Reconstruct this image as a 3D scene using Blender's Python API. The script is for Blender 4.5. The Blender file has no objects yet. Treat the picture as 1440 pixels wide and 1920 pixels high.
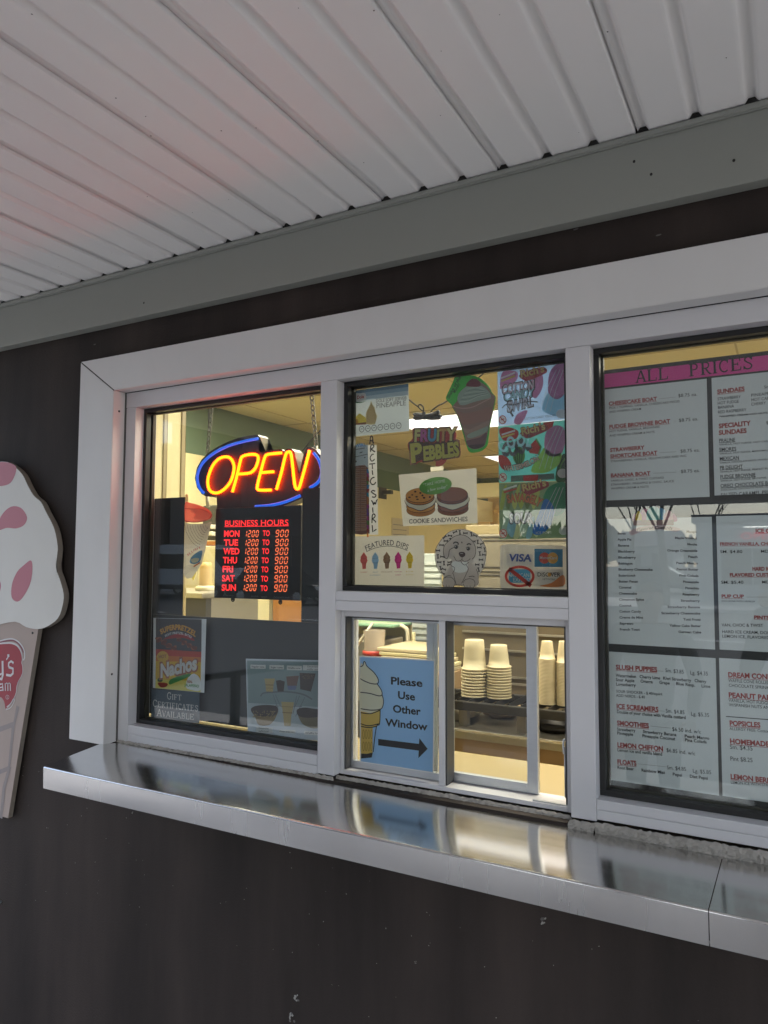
import bpy, bmesh, math, random
from mathutils import Vector, Matrix
random.seed(7)
SC = bpy.context.scene
COL = SC.collection
R = math.radians

# ------------------------------------------------------------------ camera
CAM = Vector((0.0, -1.58, 1.60))
YAW, PITCH, ROLL, FPX = R(28.9069), R(3.7446), R(0.21662), 1369.03
_f = Vector((-math.sin(YAW) * math.cos(PITCH), math.cos(YAW) * math.cos(PITCH), math.sin(PITCH)))
_r = _f.cross(Vector((0, 0, 1))).normalized()
_u = _r.cross(_f)
RT = math.cos(ROLL) * _r + math.sin(ROLL) * _u
UP = -math.sin(ROLL) * _r + math.cos(ROLL) * _u
FW = _f
cd = bpy.data.cameras.new("camera")
cam = bpy.data.objects.new("camera", cd)
COL.objects.link(cam)
cd.sensor_fit = 'VERTICAL'
cd.sensor_height = 36.0
cd.sensor_width = 27.0
cd.lens = FPX / 1920.0 * 36.0
cd.clip_start = 0.05
cd.clip_end = 600
M = Matrix((RT, UP, -FW)).transposed().to_4x4()
M.translation = CAM
cam.matrix_world = M
SC.camera = cam

# ------------------------------------------------------------------ sky, sun, exposure
EXPO = 2.30
SC.view_settings.view_transform = 'Standard'
SC.view_settings.look = 'None'
SC.view_settings.exposure = EXPO
SC.view_settings.gamma = 1.0
EK = 2.0 ** -EXPO
SC.cycles.use_adaptive_sampling = False
SC.cycles.max_bounces = 10
SC.cycles.diffuse_bounces = 5
SC.cycles.glossy_bounces = 5
SC.cycles.transparent_max_bounces = 24
SC.cycles.caustics_reflective = False
SC.cycles.caustics_refractive = False
SC.cycles.sample_clamp_indirect = 6.0
W = bpy.data.worlds.new("World")
SC.world = W
W.use_nodes = True
nt = W.node_tree
sky = nt.nodes.new('ShaderNodeTexSky')
sky.sky_type = 'NISHITA'
sky.sun_disc = False
SUN_EL, SUN_AZ = 42.0, 165.0         # a veiled sun over the street, behind cloud
sky.sun_elevation = R(SUN_EL)
sky.sun_rotation = R(SUN_AZ)
sky.air_density = 1.0
sky.dust_density = 1.5
sky.ozone_density = 1.5
bg = nt.nodes['Background']
bg.inputs['Strength'].default_value = 0.10
hs = nt.nodes.new('ShaderNodeHueSaturation')       # overcast: most of the blue is gone
hs.inputs['Saturation'].default_value = 0.75
nt.links.new(sky.outputs[0], hs.inputs['Color'])
nt.links.new(hs.outputs[0], bg.inputs['Color'])
sl = bpy.data.lights.new("sun", 'SUN')
sl.energy = 1.2
sl.angle = R(45)
sl.color = (1.0, 0.98, 0.955)
so = bpy.data.objects.new("sun", sl)
COL.objects.link(so)
so.location = (8, -30, 30)
_sd = Vector((math.sin(R(SUN_AZ)) * math.cos(R(SUN_EL)), math.cos(R(SUN_AZ)) * math.cos(R(SUN_EL)), math.sin(R(SUN_EL))))
so.rotation_euler = _sd.to_track_quat('Z', 'Y').to_euler()

# ------------------------------------------------------------------ helpers
def on_wall(u, v, y):
    """the point of the plane at depth y that the photo shows at pixel (u, v)"""
    d = RT * ((u - 720) / FPX) - UP * ((v - 960) / FPX) + FW
    t = (y - CAM.y) / d.y
    return CAM.x + d.x * t, CAM.z + d.z * t

MATS = {}
def aniso(m, amount):
    """brushing along x: highlights smear across it"""
    n, l = m.node_tree.nodes, m.node_tree.links
    b = n['Principled BSDF']
    b.inputs['Anisotropic'].default_value = amount
    c = n.new('ShaderNodeCombineXYZ')
    c.inputs[1].default_value = 1.0
    l.new(c.outputs[0], b.inputs['Tangent'])
    return m

def mat(name, col, rough=0.6, metal=0.0, noise=0.0, nscale=8.0, bump=0.0, bscale=60.0, trans=0.0, emit=None, stretch=None, spec=None, rvar=0.0):
    if name in MATS:
        return MATS[name]
    m = bpy.data.materials.new(name)
    m.use_nodes = True
    n, l = m.node_tree.nodes, m.node_tree.links
    b = n['Principled BSDF']
    b.inputs['Base Color'].default_value = (*col, 1)
    b.inputs['Roughness'].default_value = rough
    b.inputs['Metallic'].default_value = metal
    if spec is not None:
        b.inputs['Specular IOR Level'].default_value = spec
    if emit:
        e, s = emit
        b.inputs['Emission Color'].default_value = (*e, 1)
        b.inputs['Emission Strength'].default_value = s * EK
    if noise or bump or rvar:
        tc = n.new('ShaderNodeTexCoord')
        mp = n.new('ShaderNodeMapping')
        if stretch:
            mp.inputs['Scale'].default_value = stretch
        l.new(tc.outputs['Object'], mp.inputs['Vector'])
    if noise or rvar:
        nz = n.new('ShaderNodeTexNoise')
        nz.inputs['Scale'].default_value = nscale
        nz.inputs['Detail'].default_value = 6
        nz.inputs['Roughness'].default_value = 0.65
        l.new(mp.outputs[0], nz.inputs['Vector'])
    if noise:
        cr = n.new('ShaderNodeMapRange')
        cr.inputs[3].default_value = 1 - noise
        cr.inputs[4].default_value = 1 + noise
        l.new(nz.outputs['Fac'], cr.inputs[0])
        mx = n.new('ShaderNodeVectorMath')
        mx.operation = 'SCALE'
        mx.inputs[0].default_value = col
        l.new(cr.outputs[0], mx.inputs['Scale'])
        l.new(mx.outputs[0], b.inputs['Base Color'])
    if rvar:
        rr = n.new('ShaderNodeMapRange')
        rr.inputs[3].default_value = max(0.02, rough - rvar)
        rr.inputs[4].default_value = rough + rvar
        l.new(nz.outputs['Fac'], rr.inputs[0])
        l.new(rr.outputs[0], b.inputs['Roughness'])
    if bump:
        bz = n.new('ShaderNodeTexNoise')
        bz.inputs['Scale'].default_value = bscale
        bz.inputs['Detail'].default_value = 5
        l.new(mp.outputs[0], bz.inputs['Vector'])
        bp = n.new('ShaderNodeBump')
        bp.inputs['Strength'].default_value = bump
        bp.inputs['Distance'].default_value = 0.01
        l.new(bz.outputs['Fac'], bp.inputs['Height'])
        l.new(bp.outputs[0], b.inputs['Normal'])
    if trans:
        tr = n.new('ShaderNodeBsdfTranslucent')
        tr.inputs['Color'].default_value = (*col, 1)
        mi = n.new('ShaderNodeMixShader')
        mi.inputs[0].default_value = trans
        l.new(b.outputs[0], mi.inputs[1])
        l.new(tr.outputs[0], mi.inputs[2])
        l.new(mi.outputs[0], n['Material Output'].inputs['Surface'])
    MATS[name] = m
    return m

def glass(name, f0=0.045, tint=(0.95, 0.97, 0.96)):
    """clear pane: see-through, with a mirror reflection that grows towards grazing angles"""
    m = bpy.data.materials.new(name)
    m.use_nodes = True
    n, l = m.node_tree.nodes, m.node_tree.links
    n.remove(n['Principled BSDF'])
    g = n.new('ShaderNodeNewGeometry')
    dt = n.new('ShaderNodeVectorMath'); dt.operation = 'DOT_PRODUCT'
    l.new(g.outputs['Incoming'], dt.inputs[0]); l.new(g.outputs['Normal'], dt.inputs[1])
    ab = n.new('ShaderNodeMath'); ab.operation = 'ABSOLUTE'; l.new(dt.outputs['Value'], ab.inputs[0])
    om = n.new('ShaderNodeMath'); om.operation = 'SUBTRACT'; om.inputs[0].default_value = 1.0; l.new(ab.outputs[0], om.inputs[1])
    pw = n.new('ShaderNodeMath'); pw.operation = 'POWER'; pw.inputs[1].default_value = 5.0; l.new(om.outputs[0], pw.inputs[0])
    ma = n.new('ShaderNodeMath'); ma.operation = 'MULTIPLY_ADD'; ma.inputs[1].default_value = 1 - f0; ma.inputs[2].default_value = f0
    l.new(pw.outputs[0], ma.inputs[0])
    t = n.new('ShaderNodeBsdfTransparent'); t.inputs['Color'].default_value = (*tint, 1)
    gl = n.new('ShaderNodeBsdfGlossy'); gl.inputs['Roughness'].default_value = 0.0
    mi = n.new('ShaderNodeMixShader')
    l.new(ma.outputs[0], mi.inputs[0]); l.new(t.outputs[0], mi.inputs[1]); l.new(gl.outputs[0], mi.inputs[2])
    l.new(mi.outputs[0], n['Material Output'].inputs['Surface'])
    return m

def tag(o, label=None, cat=None, group=None, kind=None):
    if label: o['label'] = label
    if cat:
        o['category'] = cat
        if not kind: o['kind'] = 'thing'
    if group: o['group'] = group
    if kind: o['kind'] = kind
    return o

def thing(name, label, cat, loc=(0, 0, 0), group=None):
    o = bpy.data.objects.new(name, None)
    o.empty_display_size = 0.1
    o.location = loc
    COL.objects.link(o)
    return tag(o, label, cat, group)

class MB:
    """collects faces with materials and links them as one mesh object"""
    def __init__(s):
        s.v, s.f, s.m, s.sm, s.mats = [], [], [], [], []
    def mi(s, m):
        if m not in s.mats: s.mats.append(m)
        return s.mats.index(m)
    def add(s, vs, fs, m, smooth=False):
        o = len(s.v)
        s.v += [tuple(p) for p in vs]
        k = s.mi(m)
        for f in fs:
            s.f.append(tuple(i + o for i in f)); s.m.append(k); s.sm.append(smooth)
        return s
    def addbm(s, bm, m, smooth=False):
        bm.verts.index_update()
        s.add([v.co[:] for v in bm.verts], [[v.index for v in f.verts] for f in bm.faces], m, smooth)
        bm.free()
        return s
    def box(s, x0, x1, y0, y1, z0, z1, m, bev=0.0, seg=2):
        vs = [(x0, y0, z0), (x1, y0, z0), (x1, y1, z0), (x0, y1, z0), (x0, y0, z1), (x1, y0, z1), (x1, y1, z1), (x0, y1, z1)]
        fs = [(0, 3, 2, 1), (4, 5, 6, 7), (0, 1, 5, 4), (1, 2, 6, 5), (2, 3, 7, 6), (3, 0, 4, 7)]
        if not bev:
            return s.add(vs, fs, m)
        bm = bmesh.new()
        bv = [bm.verts.new(p) for p in vs]
        for f in fs: bm.faces.new([bv[i] for i in f])
        bmesh.ops.bevel(bm, geom=bm.edges[:], offset=bev, segments=seg, affect='EDGES', profile=0.5)
        return s.addbm(bm, m, False)
    def tube(s, path, r, m, n=8, closed=False, cap=True, radii=None):
        P = [Vector(p) for p in path]
        N = len(P)
        ref = None
        vs = []
        for i, p in enumerate(P):
            a = P[(i - 1) % N] if (closed or i > 0) else P[i]
            b = P[(i + 1) % N] if (closed or i < N - 1) else P[i]
            t = (b - a)
            t = t.normalized() if t.length > 1e-9 else Vector((0, 0, 1))
            if ref is None:
                ref = Vector((0, 0, 1)) if abs(t.z) < 0.9 else Vector((1, 0, 0))
            x = (ref - t * ref.dot(t))
            x = x.normalized() if x.length > 1e-6 else t.orthogonal().normalized()
            ref = x
            y = t.cross(x)
            rr = radii[i] if radii else r
            for k in range(n):
                an = 2 * math.pi * k / n
                vs.append(p + (x * math.cos(an) + y * math.sin(an)) * rr)
        fs = []
        for i in range(N if closed else N - 1):
            j = (i + 1) % N
            for k in range(n):
                fs.append((i * n + k, i * n + (k + 1) % n, j * n + (k + 1) % n, j * n + k))
        if cap and not closed:
            fs.append(tuple(reversed(range(n)))); fs.append(tuple((N - 1) * n + k for k in range(n)))
        return s.add(vs, fs, m, True)
    def lathe(s, prof, c, m, n=24):
        """prof: (radius, z) pairs turned about the vertical through c"""
        vs, fs = [], []
        for r, z in prof:
            for k in range(n):
                a = 2 * math.pi * k / n
                vs.append((c[0] + r * math.cos(a), c[1] + r * math.sin(a), c[2] + z))
        for i in range(len(prof) - 1):
            for k in range(n):
                fs.append((i * n + k, i * n + (k + 1) % n, (i + 1) * n + (k + 1) % n, (i + 1) * n + k))
        return s.add(vs, fs, m, True)
    def prism(s, pts, y0, y1, m, ms=None, axis='y'):
        """outline pts (x, z) extruded from y0 to y1 (or (y, z) from x0 to x1 with axis 'x')"""
        n = len(pts)
        A = [((p[0], y0, p[1]) if axis == 'y' else (y0, p[0], p[1])) for p in pts]
        B = [((p[0], y1, p[1]) if axis == 'y' else (y1, p[0], p[1])) for p in pts]
        bm = bmesh.new()
        va = [bm.verts.new(p) for p in A]
        fa = bm.faces.new(va)
        bmesh.ops.triangulate(bm, faces=[fa])
        bm.verts.index_update()
        tri = [[v.index for v in f.verts] for f in bm.faces]
        bm.free()
        s.add(A, tri, m)
        s.add(B, [t[::-1] for t in tri], ms or m)
        s.add(A + B, [(i, (i + 1) % n, n + (i + 1) % n, n + i) for i in range(n)], ms or m)
        return s
    def poly(s, pts, y, m):
        if len(pts) < 3: return s
        bm = bmesh.new()
        f = bm.faces.new([bm.verts.new((p[0], y, p[1])) for p in pts])
        f.normal_update()
        if f.normal.y > 0: f.normal_flip()
        if len(pts) > 4: bmesh.ops.triangulate(bm, faces=[f])
        return s.addbm(bm, m)
    def ribbon(s, pts, w, y, m, closed=False):
        P = [Vector((p[0], p[1])) for p in pts]
        N = len(P)
        L, Rr = [], []
        for i in range(N):
            a = P[(i - 1) % N] if (closed or i > 0) else P[i]
            b = P[(i + 1) % N] if (closed or i < N - 1) else P[i]
            t = (b - a)
            t = t.normalized() if t.length > 1e-9 else Vector((1, 0))
            nn = Vector((-t.y, t.x)) * (w / 2)
            L.append(P[i] + nn); Rr.append(P[i] - nn)
        vs = [(p.x, y, p.y) for p in L + Rr]
        fs = [(i, (i + 1) % N, N + (i + 1) % N, N + i) for i in range(N if closed else N - 1)]
        return s.add(vs, fs, m)
    def build(s, name, parent=None):
        me = bpy.data.meshes.new(name)
        off = Vector(parent['_base'] if parent and '_base' in parent else (0, 0, 0))
        q = parent
        if parent:
            off = Vector((0, 0, 0)); 
            while q: off += q.location; q = q.parent
        me.from_pydata([tuple(Vector(p) - off) for p in s.v], [], s.f)
        for m in s.mats: me.materials.append(m)
        me.polygons.foreach_set('material_index', s.m)
        me.polygons.foreach_set('use_smooth', s.sm)
        me.update()
        o = bpy.data.objects.new(name, me)
        COL.objects.link(o)
        if parent: o.parent = parent
        return o

def copy_tree(o, parent=None):
    c = o.copy()
    COL.objects.link(c)
    c.parent = parent
    for ch in list(o.children): copy_tree(ch, c)
    return c

# ---- lettering: glyphs of Blender's built-in font, one flat mesh each, laid out along a baseline
_G = {}
def _glyph_mesh(t, bold):
    cu = bpy.data.curves.new('g', 'FONT')
    cu.body = t
    cu.size = 1.0
    cu.fill_mode = 'BOTH'
    cu.resolution_u = 3
    cu.offset = bold
    o = bpy.data.objects.new('g', cu)
    COL.objects.link(o)
    dg = bpy.context.evaluated_depsgraph_get()
    me = bpy.data.meshes.new_from_object(o.evaluated_get(dg))
    vs = [tuple(v.co) for v in me.vertices]
    fs = [tuple(p.vertices) for p in me.polygons]
    bpy.data.objects.remove(o); bpy.data.curves.remove(cu); bpy.data.meshes.remove(me)
    return vs, fs
def glyph(ch, bold=0.0):
    k = (ch, bold)
    if k not in _G:
        vs, fs = ([], []) if ch == ' ' else _glyph_mesh(ch, bold)
        def wd(t):
            q = _glyph_mesh(t, 0.0)[0]
            return max(v[0] for v in q) - min(v[0] for v in q)
        if ('H', 'w') not in _G: _G[('H', 'w')] = wd('HH')
        adv = wd('H' + ch + 'H') - _G[('H', 'w')]
        _G[k] = (vs, fs, adv)
    return _G[k]
CAPH = 0.729 / 1.0
_cap = []
def cap_h():
    if not _cap:
        vs = glyph('H')[0]
        _cap.append(max(v[1] for v in vs))
    return _cap[0]
def text(B, s, p0, p1, cap, y, m, bold=0.0, shear=0.0, arc=0.0, colors=None):
    """lay s on the plane y from p0 to p1 (x, z ends of the baseline) with capitals 'cap' metres high; arc = rise at the middle"""
    adv = [glyph(c, bold)[2] for c in s]
    tot = sum(adv) or 1
    d = Vector((p1[0] - p0[0], p1[1] - p0[1]))
    L = d.length
    t = d / L
    sx, sy = L / tot, cap / cap_h()
    cur = 0.0
    for i, c in enumerate(s):
        vs, fs, a = glyph(c, bold)
        if vs:
            um = (cur + a / 2) / tot
            h = arc * 4 * um * (1 - um)
            sl = arc * 4 * (1 - 2 * um) / L
            T = Vector((t.x - t.y * sl, t.y + t.x * sl)).normalized()
            Nn = Vector((-T.y, T.x))
            base = Vector(p0) + d * um + Vector((-t.y, t.x)) * h
            out = []
            for v in vs:
                q = base + T * ((v[0] - a / 2) * sx + v[1] * sy * shear) + Nn * (v[1] * sy)
                out.append((q.x, y, q.y))
            B.add(out, fs, colors[i % len(colors)] if colors else m)
        cur += a
    return B

def ell(cx, cz, rx, rz, n=28, rot=0.0, a0=0.0, a1=360.0):
    o = []
    k = n if a1 - a0 >= 359.9 else n + 1
    for i in range(k):
        a = R(a0 + (a1 - a0) * i / n)
        x, z = rx * math.cos(a), rz * math.sin(a)
        o.append((cx + x * math.cos(rot) - z * math.sin(rot), cz + x * math.sin(rot) + z * math.cos(rot)))
    return o
def spline(P, n=6, closed=False):
    """Catmull-Rom through points (any dimension)"""
    P = [Vector(p) for p in P]
    N = len(P)
    out = []
    for i in range(N if closed else N - 1):
        p0 = P[(i - 1) % N] if closed or i > 0 else P[i]
        p1, p2 = P[i], P[(i + 1) % N]
        p3 = P[(i + 2) % N] if closed or i < N - 2 else p2
        for k in range(n):
            t = k / n
            out.append(0.5 * ((2 * p1) + (p2 - p0) * t + (2 * p0 - 5 * p1 + 4 * p2 - p3) * t * t + (3 * p1 - p0 - 3 * p2 + p3) * t ** 3))
    if not closed: out.append(P[-1])
    return [tuple(p) for p in out]

class Zm:
    """an enlargement of the photo: its origin, its scale and the depth of the plane the traced thing lies on"""
    def __init__(s, ox, oy, k, y): s.ox, s.oy, s.k, s.y = ox, oy, k, y
    def p(s, a, b): return on_wall(s.ox + a * s.k, s.oy + b * s.k, s.y)
    def P(s, pts): return [s.p(a, b) for a, b in pts]
    def w(s, px):
        a = s.p(0, 0); b = s.p(0, px)
        return abs(a[1] - b[1])
    def text(s, B, t, a, b, cap, lay, m, **k):
        p0, p1 = s.p(*a), s.p(*b)
        c = s.p(a[0], a[1] - cap)
        text(B, t, p0, p1, abs(c[1] - p0[1]), s.y - LAY * lay, m, **k)
LAY = 0.0003
# ------------------------------------------------------------------ materials of the setting
M_WALL = mat('charcoal_stucco', (0.033, 0.0245, 0.0210), 0.72, spec=0.28, noise=0.16, nscale=3.5, bump=0.16, bscale=170)
def weather(m, amount, scale, stretch):
    """long soft water marks over a painted wall"""
    n, l = m.node_tree.nodes, m.node_tree.links
    b = n['Principled BSDF']
    src = b.inputs['Base Color'].links[0].from_socket
    tc = n.new('ShaderNodeTexCoord'); mp = n.new('ShaderNodeMapping'); mp.inputs['Scale'].default_value = stretch
    nz = n.new('ShaderNodeTexNoise'); nz.inputs['Scale'].default_value = scale; nz.inputs['Detail'].default_value = 8; nz.inputs['Roughness'].default_value = 0.6
    l.new(tc.outputs['Object'], mp.inputs[0]); l.new(mp.outputs[0], nz.inputs['Vector'])
    r = n.new('ShaderNodeMapRange'); r.inputs[1].default_value = 0.35; r.inputs[2].default_value = 0.75; r.inputs[3].default_value = 1 - amount; r.inputs[4].default_value = 1 + amount
    l.new(nz.outputs['Fac'], r.inputs[0])
    mx = n.new('ShaderNodeVectorMath'); mx.operation = 'SCALE'
    l.new(src, mx.inputs[0]); l.new(r.outputs[0], mx.inputs['Scale']); l.new(mx.outputs[0], b.inputs['Base Color'])
    return m
weather(M_WALL, 0.42, 2.2, (2.2, 1, 0.35))
M_TRIM = mat('white_painted_metal', (0.66, 0.655, 0.65), 0.42, noise=0.03, nscale=3, bump=0.02, bscale=9)
M_FRAME = mat('white_window_frame', (0.61, 0.605, 0.625), 0.40, noise=0.025, nscale=5)
M_FASCIA = mat('grey_green_paint', (0.275, 0.285, 0.255), 0.5, noise=0.05, nscale=4, bump=0.03, bscale=14)
M_SOFFIT = mat('white_soffit', (0.87, 0.855, 0.84), 0.48, noise=0.035, nscale=1.7)
M_DARK = mat('dark_gap', (0.015, 0.014, 0.013), 0.8)
M_GASKET = mat('black_rubber', (0.012, 0.012, 0.012), 0.45)
M_SPACER = mat('window_spacer', (0.045, 0.040, 0.030), 0.6)
M_GLASS = glass('window_glass', 0.050)
M_GLASS2 = glass('slider_glass', 0.035, (0.93, 0.95, 0.95))
M_ALU = mat('aluminium', (0.50, 0.52, 0.55), 0.38, 0.75, noise=0.08, nscale=30, stretch=(1, 1, 6))
M_STEEL = aniso(mat('brushed_steel', (0.66, 0.655, 0.65), 0.145, 1.0, noise=0.08, nscale=24, rvar=0.05, stretch=(0.08, 2.2, 1)), 0.75)
M_APRON = mat('brushed_steel_edge', (0.60, 0.595, 0.59), 0.26, 1.0, noise=0.16, nscale=4, rvar=0.12, bump=0.07, bscale=2.2, stretch=(1, 1, 0.12))
M_MORTAR = mat('crumbly_mortar', (0.34, 0.32, 0.29), 0.95, noise=0.38, nscale=38, bump=0.5, bscale=70)
M_CONC = mat('concrete', (0.50, 0.475, 0.445), 0.9, noise=0.14, nscale=2.5, bump=0.2, bscale=60)
M_ASPH = mat('asphalt', (0.062, 0.063, 0.067), 0.9, noise=0.2, nscale=3, bump=0.2, bscale=120)
M_SCREW = mat('screw_head', (0.02, 0.02, 0.02), 0.5)
M_WHITEP = mat('road_paint', (0.7, 0.7, 0.68), 0.8, noise=0.1)

weather(M_TRIM, 0.045, 3.0, (1.5, 1, 0.6))

# ------------------------------------------------------------------ ground, street
b = MB(); b.box(-60, 60, -4.2, 0.0, -0.30, 0.0, M_CONC); tag(b.build('pavement'), kind='structure')
b = MB(); b.box(-200, 200, -220, 6, -0.6, -0.16, M_ASPH); tag(b.build('ground'), kind='structure')
b = MB(); b.box(-90, 90, -32, -25.6, -0.30, -0.03, M_CONC); tag(b.build('far_pavement'), kind='structure')
b = MB()
for i in range(9):
    b.box(-40 + i * 9, -36 + i * 9, -16.1, -15.95, -0.17, -0.154, M_WHITEP)
tag(b.build('road_markings'), kind='structure')

# ------------------------------------------------------------------ the shop wall (outside)
WX0, WX1, WZ0, WZ1 = -1.93, 0.93, 1.0442, 2.15     # opening that takes the window
b = MB()
for x0, x1, z0, z1 in ((-7, WX0, -0.2, 2.9), (WX1, 4.5, -0.2, 2.9), (WX0, WX1, -0.2, WZ0), (WX0, WX1, WZ1, 2.9)):
    b.box(x0, x1, 0.0, 0.10, z0, z1, M_WALL)
wall = tag(b.build('shop_wall'), 'charcoal stucco shop wall round the serving window, below the steel counter', 'wall')
# chips and stains that the wall carries
M_CHIP = mat('pale_chip', (0.30, 0.29, 0.27), 0.9, noise=0.3, nscale=60)
M_SMUDGE = mat('faint_smudge', (0.115, 0.108, 0.105), 0.85, noise=0.3, nscale=40)
b = MB()
rc = random.Random(3)
for i in range(110):
    x, z = rc.uniform(-2.3, 0.1), rc.uniform(0.5, 0.98)
    r = rc.uniform(0.0004, 0.0011)
    b.poly([(x + px, z + pz) for px, pz in ell(0, 0, r * rc.uniform(1, 2.2), r, 6, rc.uniform(0, 3))], -0.0012, M_CHIP)
for (u, v, r) in ((249, 1523, 2), (779, 1803, 2.2), (1020, 1727, 5), (557, 1872, 6), (548, 1908, 7)):
    x, z = on_wall(u, v, 0)
    for k in range(7):
        b.poly(ell(x + rc.uniform(-1, 1) * r * 0.0011, z + rc.uniform(-1, 1) * r * 0.0016, r * 0.0005 * rc.uniform(.6, 1.3), r * 0.0005 * rc.uniform(.6, 1.5), 9, rc.uniform(0, 3)), -0.0011 - k * 0.0001, M_SMUDGE if k % 2 else M_CHIP)
for (u, v) in ((345, 672), (362, 668), (386, 666), (178, 646), (1235, 441), (1080, 430)):
    x, z = on_wall(u, v, 0)
    b.poly(ell(x, z, 0.006, 0.002, 9, 0.1), -0.001, M_SMUDGE)
b.build('stain', wall)['kind'] = 'stuff'

# ------------------------------------------------------------------ canopy: soffit, fascia, far beam
SZ = 2.492
b = MB()
pitch, x0 = 0.1016, -1.357
k0, k1 = -21, 38
prof = []
for k in range(k0, k1):
    c = x0 + k * pitch
    g, d = 0.0115, 0.0112
    prof += [(c - g - 0.007, 0)]
    if (k + 1) % 3 == 0:      # a panel seam: a hairline gap on one side of the groove
        prof += [(c - g - 0.003, 0), (c - g - 0.0028, d + 0.012), (c - g + 0.0008, d + 0.012), (c - g + 0.0012, 0.004)]
    else:
        prof += [(c - g - 0.002, 0), (c - g, 0.002)]
    prof += [(c - g * 0.5, d), (c + g * 0.5, d), (c + g, 0.002), (c + g + 0.002, 0), (c + g + 0.006, 0)]
vs = [(x, -6.0, SZ + z) for x, z in prof] + [(x, -0.036, SZ + z) for x, z in prof]
n = len(prof)
b.add(vs, [(i, i + 1, n + i + 1, n + i) for i in range(n - 1)], M_SOFFIT, True)
xa, xb = prof[0][0], prof[-1][0]
b.box(xa, xb, -6.0, 0.02, SZ + 0.05, SZ + 0.30, M_SOFFIT)
b.poly([(xa, SZ - 0.0), (xb, SZ - 0.0), (xb, SZ + 0.06), (xa, SZ + 0.06)], -0.0355, M_DARK)
canopy = tag(b.build('canopy_soffit'), 'white ribbed canopy soffit over the serving window', 'canopy')
b = MB()
rc = random.Random(11)
for i in range(70):
    x, y = rc.uniform(-2.6, 0.6), rc.uniform(-1.1, -0.06)
    r = rc.uniform(0.0007, 0.0016)
    b.add([(x - r, y - r, SZ - 0.0006), (x + r, y - r * .6, SZ - 0.0006), (x + r * .7, y + r, SZ - 0.0006), (x - r * .8, y + r, SZ - 0.0006)], [(3, 2, 1, 0)], M_DARK)
b.build('dirt', canopy)['kind'] = 'stuff'

b = MB()
b.box(xa, xb, -0.036, -0.001, 2.334, 2.475, M_FASCIA, 0.002)
b.box(xa, xb, -0.044, -0.0365, 2.4772, 2.489, M_FASCIA, 0.003)
b.box(xa, xb, -0.040, -0.0365, 2.4735, 2.4772, M_FASCIA)
fascia = tag(b.build('fascia_board'), 'grey green fascia board between soffit and charcoal wall', 'fascia')
for (u, v) in ((1189, 303), (1221, 327), (1376, 301), (270, 568)):
    x, z = on_wall(u, v, -0.036)
    b = MB()
    b.poly(ell(x, z, 0.0028, 0.0034, 10), -0.0366, M_DARK)
    b.build('screw_hole', fascia)

b = MB()
b.box(xa, xb, -6.3, -6.0, 2.17, 2.95, M_TRIM, 0.01)
tag(b.build('canopy_beam'), 'white beam along the far street edge of the canopy', 'beam')
for x in (2.2,):
    t = thing('canopy_post', 'square white post under the canopy beam', 'post', (x, -6.15, 0))
    b = MB(); b.box(x - .075, x + .075, -6.225, -6.075, 0.12, 2.17, M_TRIM, 0.006); b.build('shaft', t)
    b = MB(); b.box(x - .13, x + .13, -6.28, -6.02, -0.16, 0.12, M_CONC, 0.01); b.build('base', t)

# ------------------------------------------------------------------ window surround
TY = -0.035
XL, XI, ZO, ZI, TB = -1.965, -1.809, 2.2285, 2.1205, 1.043
XR, XRI = 0.955, 0.800
t = thing('window_surround', 'white mitred metal trim surround of the serving window', 'trim', (-0.5, TY, TB))
def trim_prism(pts, face='z'):
    bb = MB()
    bm = bmesh.new()
    va = [bm.verts.new((p[0], TY, p[1])) for p in pts]
    f = bm.faces.new(va)
    r_ = bmesh.ops.extrude_face_region(bm, geom=[f])
    for v in [e for e in r_['geom'] if isinstance(e, bmesh.types.BMVert)]: v.co.y = 0.0125
    bmesh.ops.recalc_face_normals(bm, faces=bm.faces[:])
    bmesh.ops.bevel(bm, geom=bm.edges[:], offset=0.0016, segments=2, affect='EDGES')
    return bb.addbm(bm, M_TRIM)
g = 0.0009
b = trim_prism([(XL, ZO), (XR, ZO), (XRI, ZI), (XI, ZI)])
b.build('head_trim', t)
trim_prism([(XL, TB), (XI, TB), (XI, ZI - g), (XL, ZO - g * 1.4)]).build('jamb_trim', t)
trim_prism([(XRI, TB), (XR, TB), (XR, ZO - g * 1.4), (XRI, ZI - g)]).build('jamb_trim', t)
b = MB(); b.prism([(XL + .002, ZO - .006), (XI - .002, ZI - .004), (XI + .002, ZI + .006), (XL + .003, ZO - .001)], TY + 0.0012, TY + 0.0022, M_DARK); b.build('mitre_joint', t)
for z in (2.058, 1.250):
    b = MB()        # screws in the jamb's inner return
    b.tube([(XI - 0.001, -0.012, z), (XI + 0.0012, -0.012, z)], 0.0035, M_SCREW, 10)
    b.build('screw', t)

# ------------------------------------------------------------------ window frame
FY0, FY1 = 0.013, 0.10
t = thing('storefront_window', 'white framed three bay serving window of fixed panes', 'window', (-0.5, FY0, 1.055))
HZ, FB = 2.0715, 1.055
def bar(name, x0, x1, z0, z1, dy=0.0, cuts=()):
    bb = MB(); bb.box(x0, x1, FY0 + dy, FY1, z0, z1, M_FRAME, 0.0015); return bb.build(name, t)
bar('head', XI + 0.003, XRI - 0.003, HZ, 2.1195)
bar('jamb', XI + 0.004, -1.7635, 1.046, HZ - 0.0005, 0.0)
bar('jamb', 0.755, XRI - 0.004, 1.050, HZ - 0.0005)
bar('mullion', -1.0730, -1.0215, 1.053, HZ - 0.0005)
bar('mullion', -0.4205, -0.3670, 1.053, HZ - 0.0005)
bar('transom', -1.0210, -0.4210, 1.4955, 1.5195, 0.0006)
bar('transom', -1.0210, -0.4210, 1.4700, 1.4950, 0.0012)
bar('sill', -1.7630, -1.0735, 1.0720, 1.0985, 0.0006)
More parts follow.
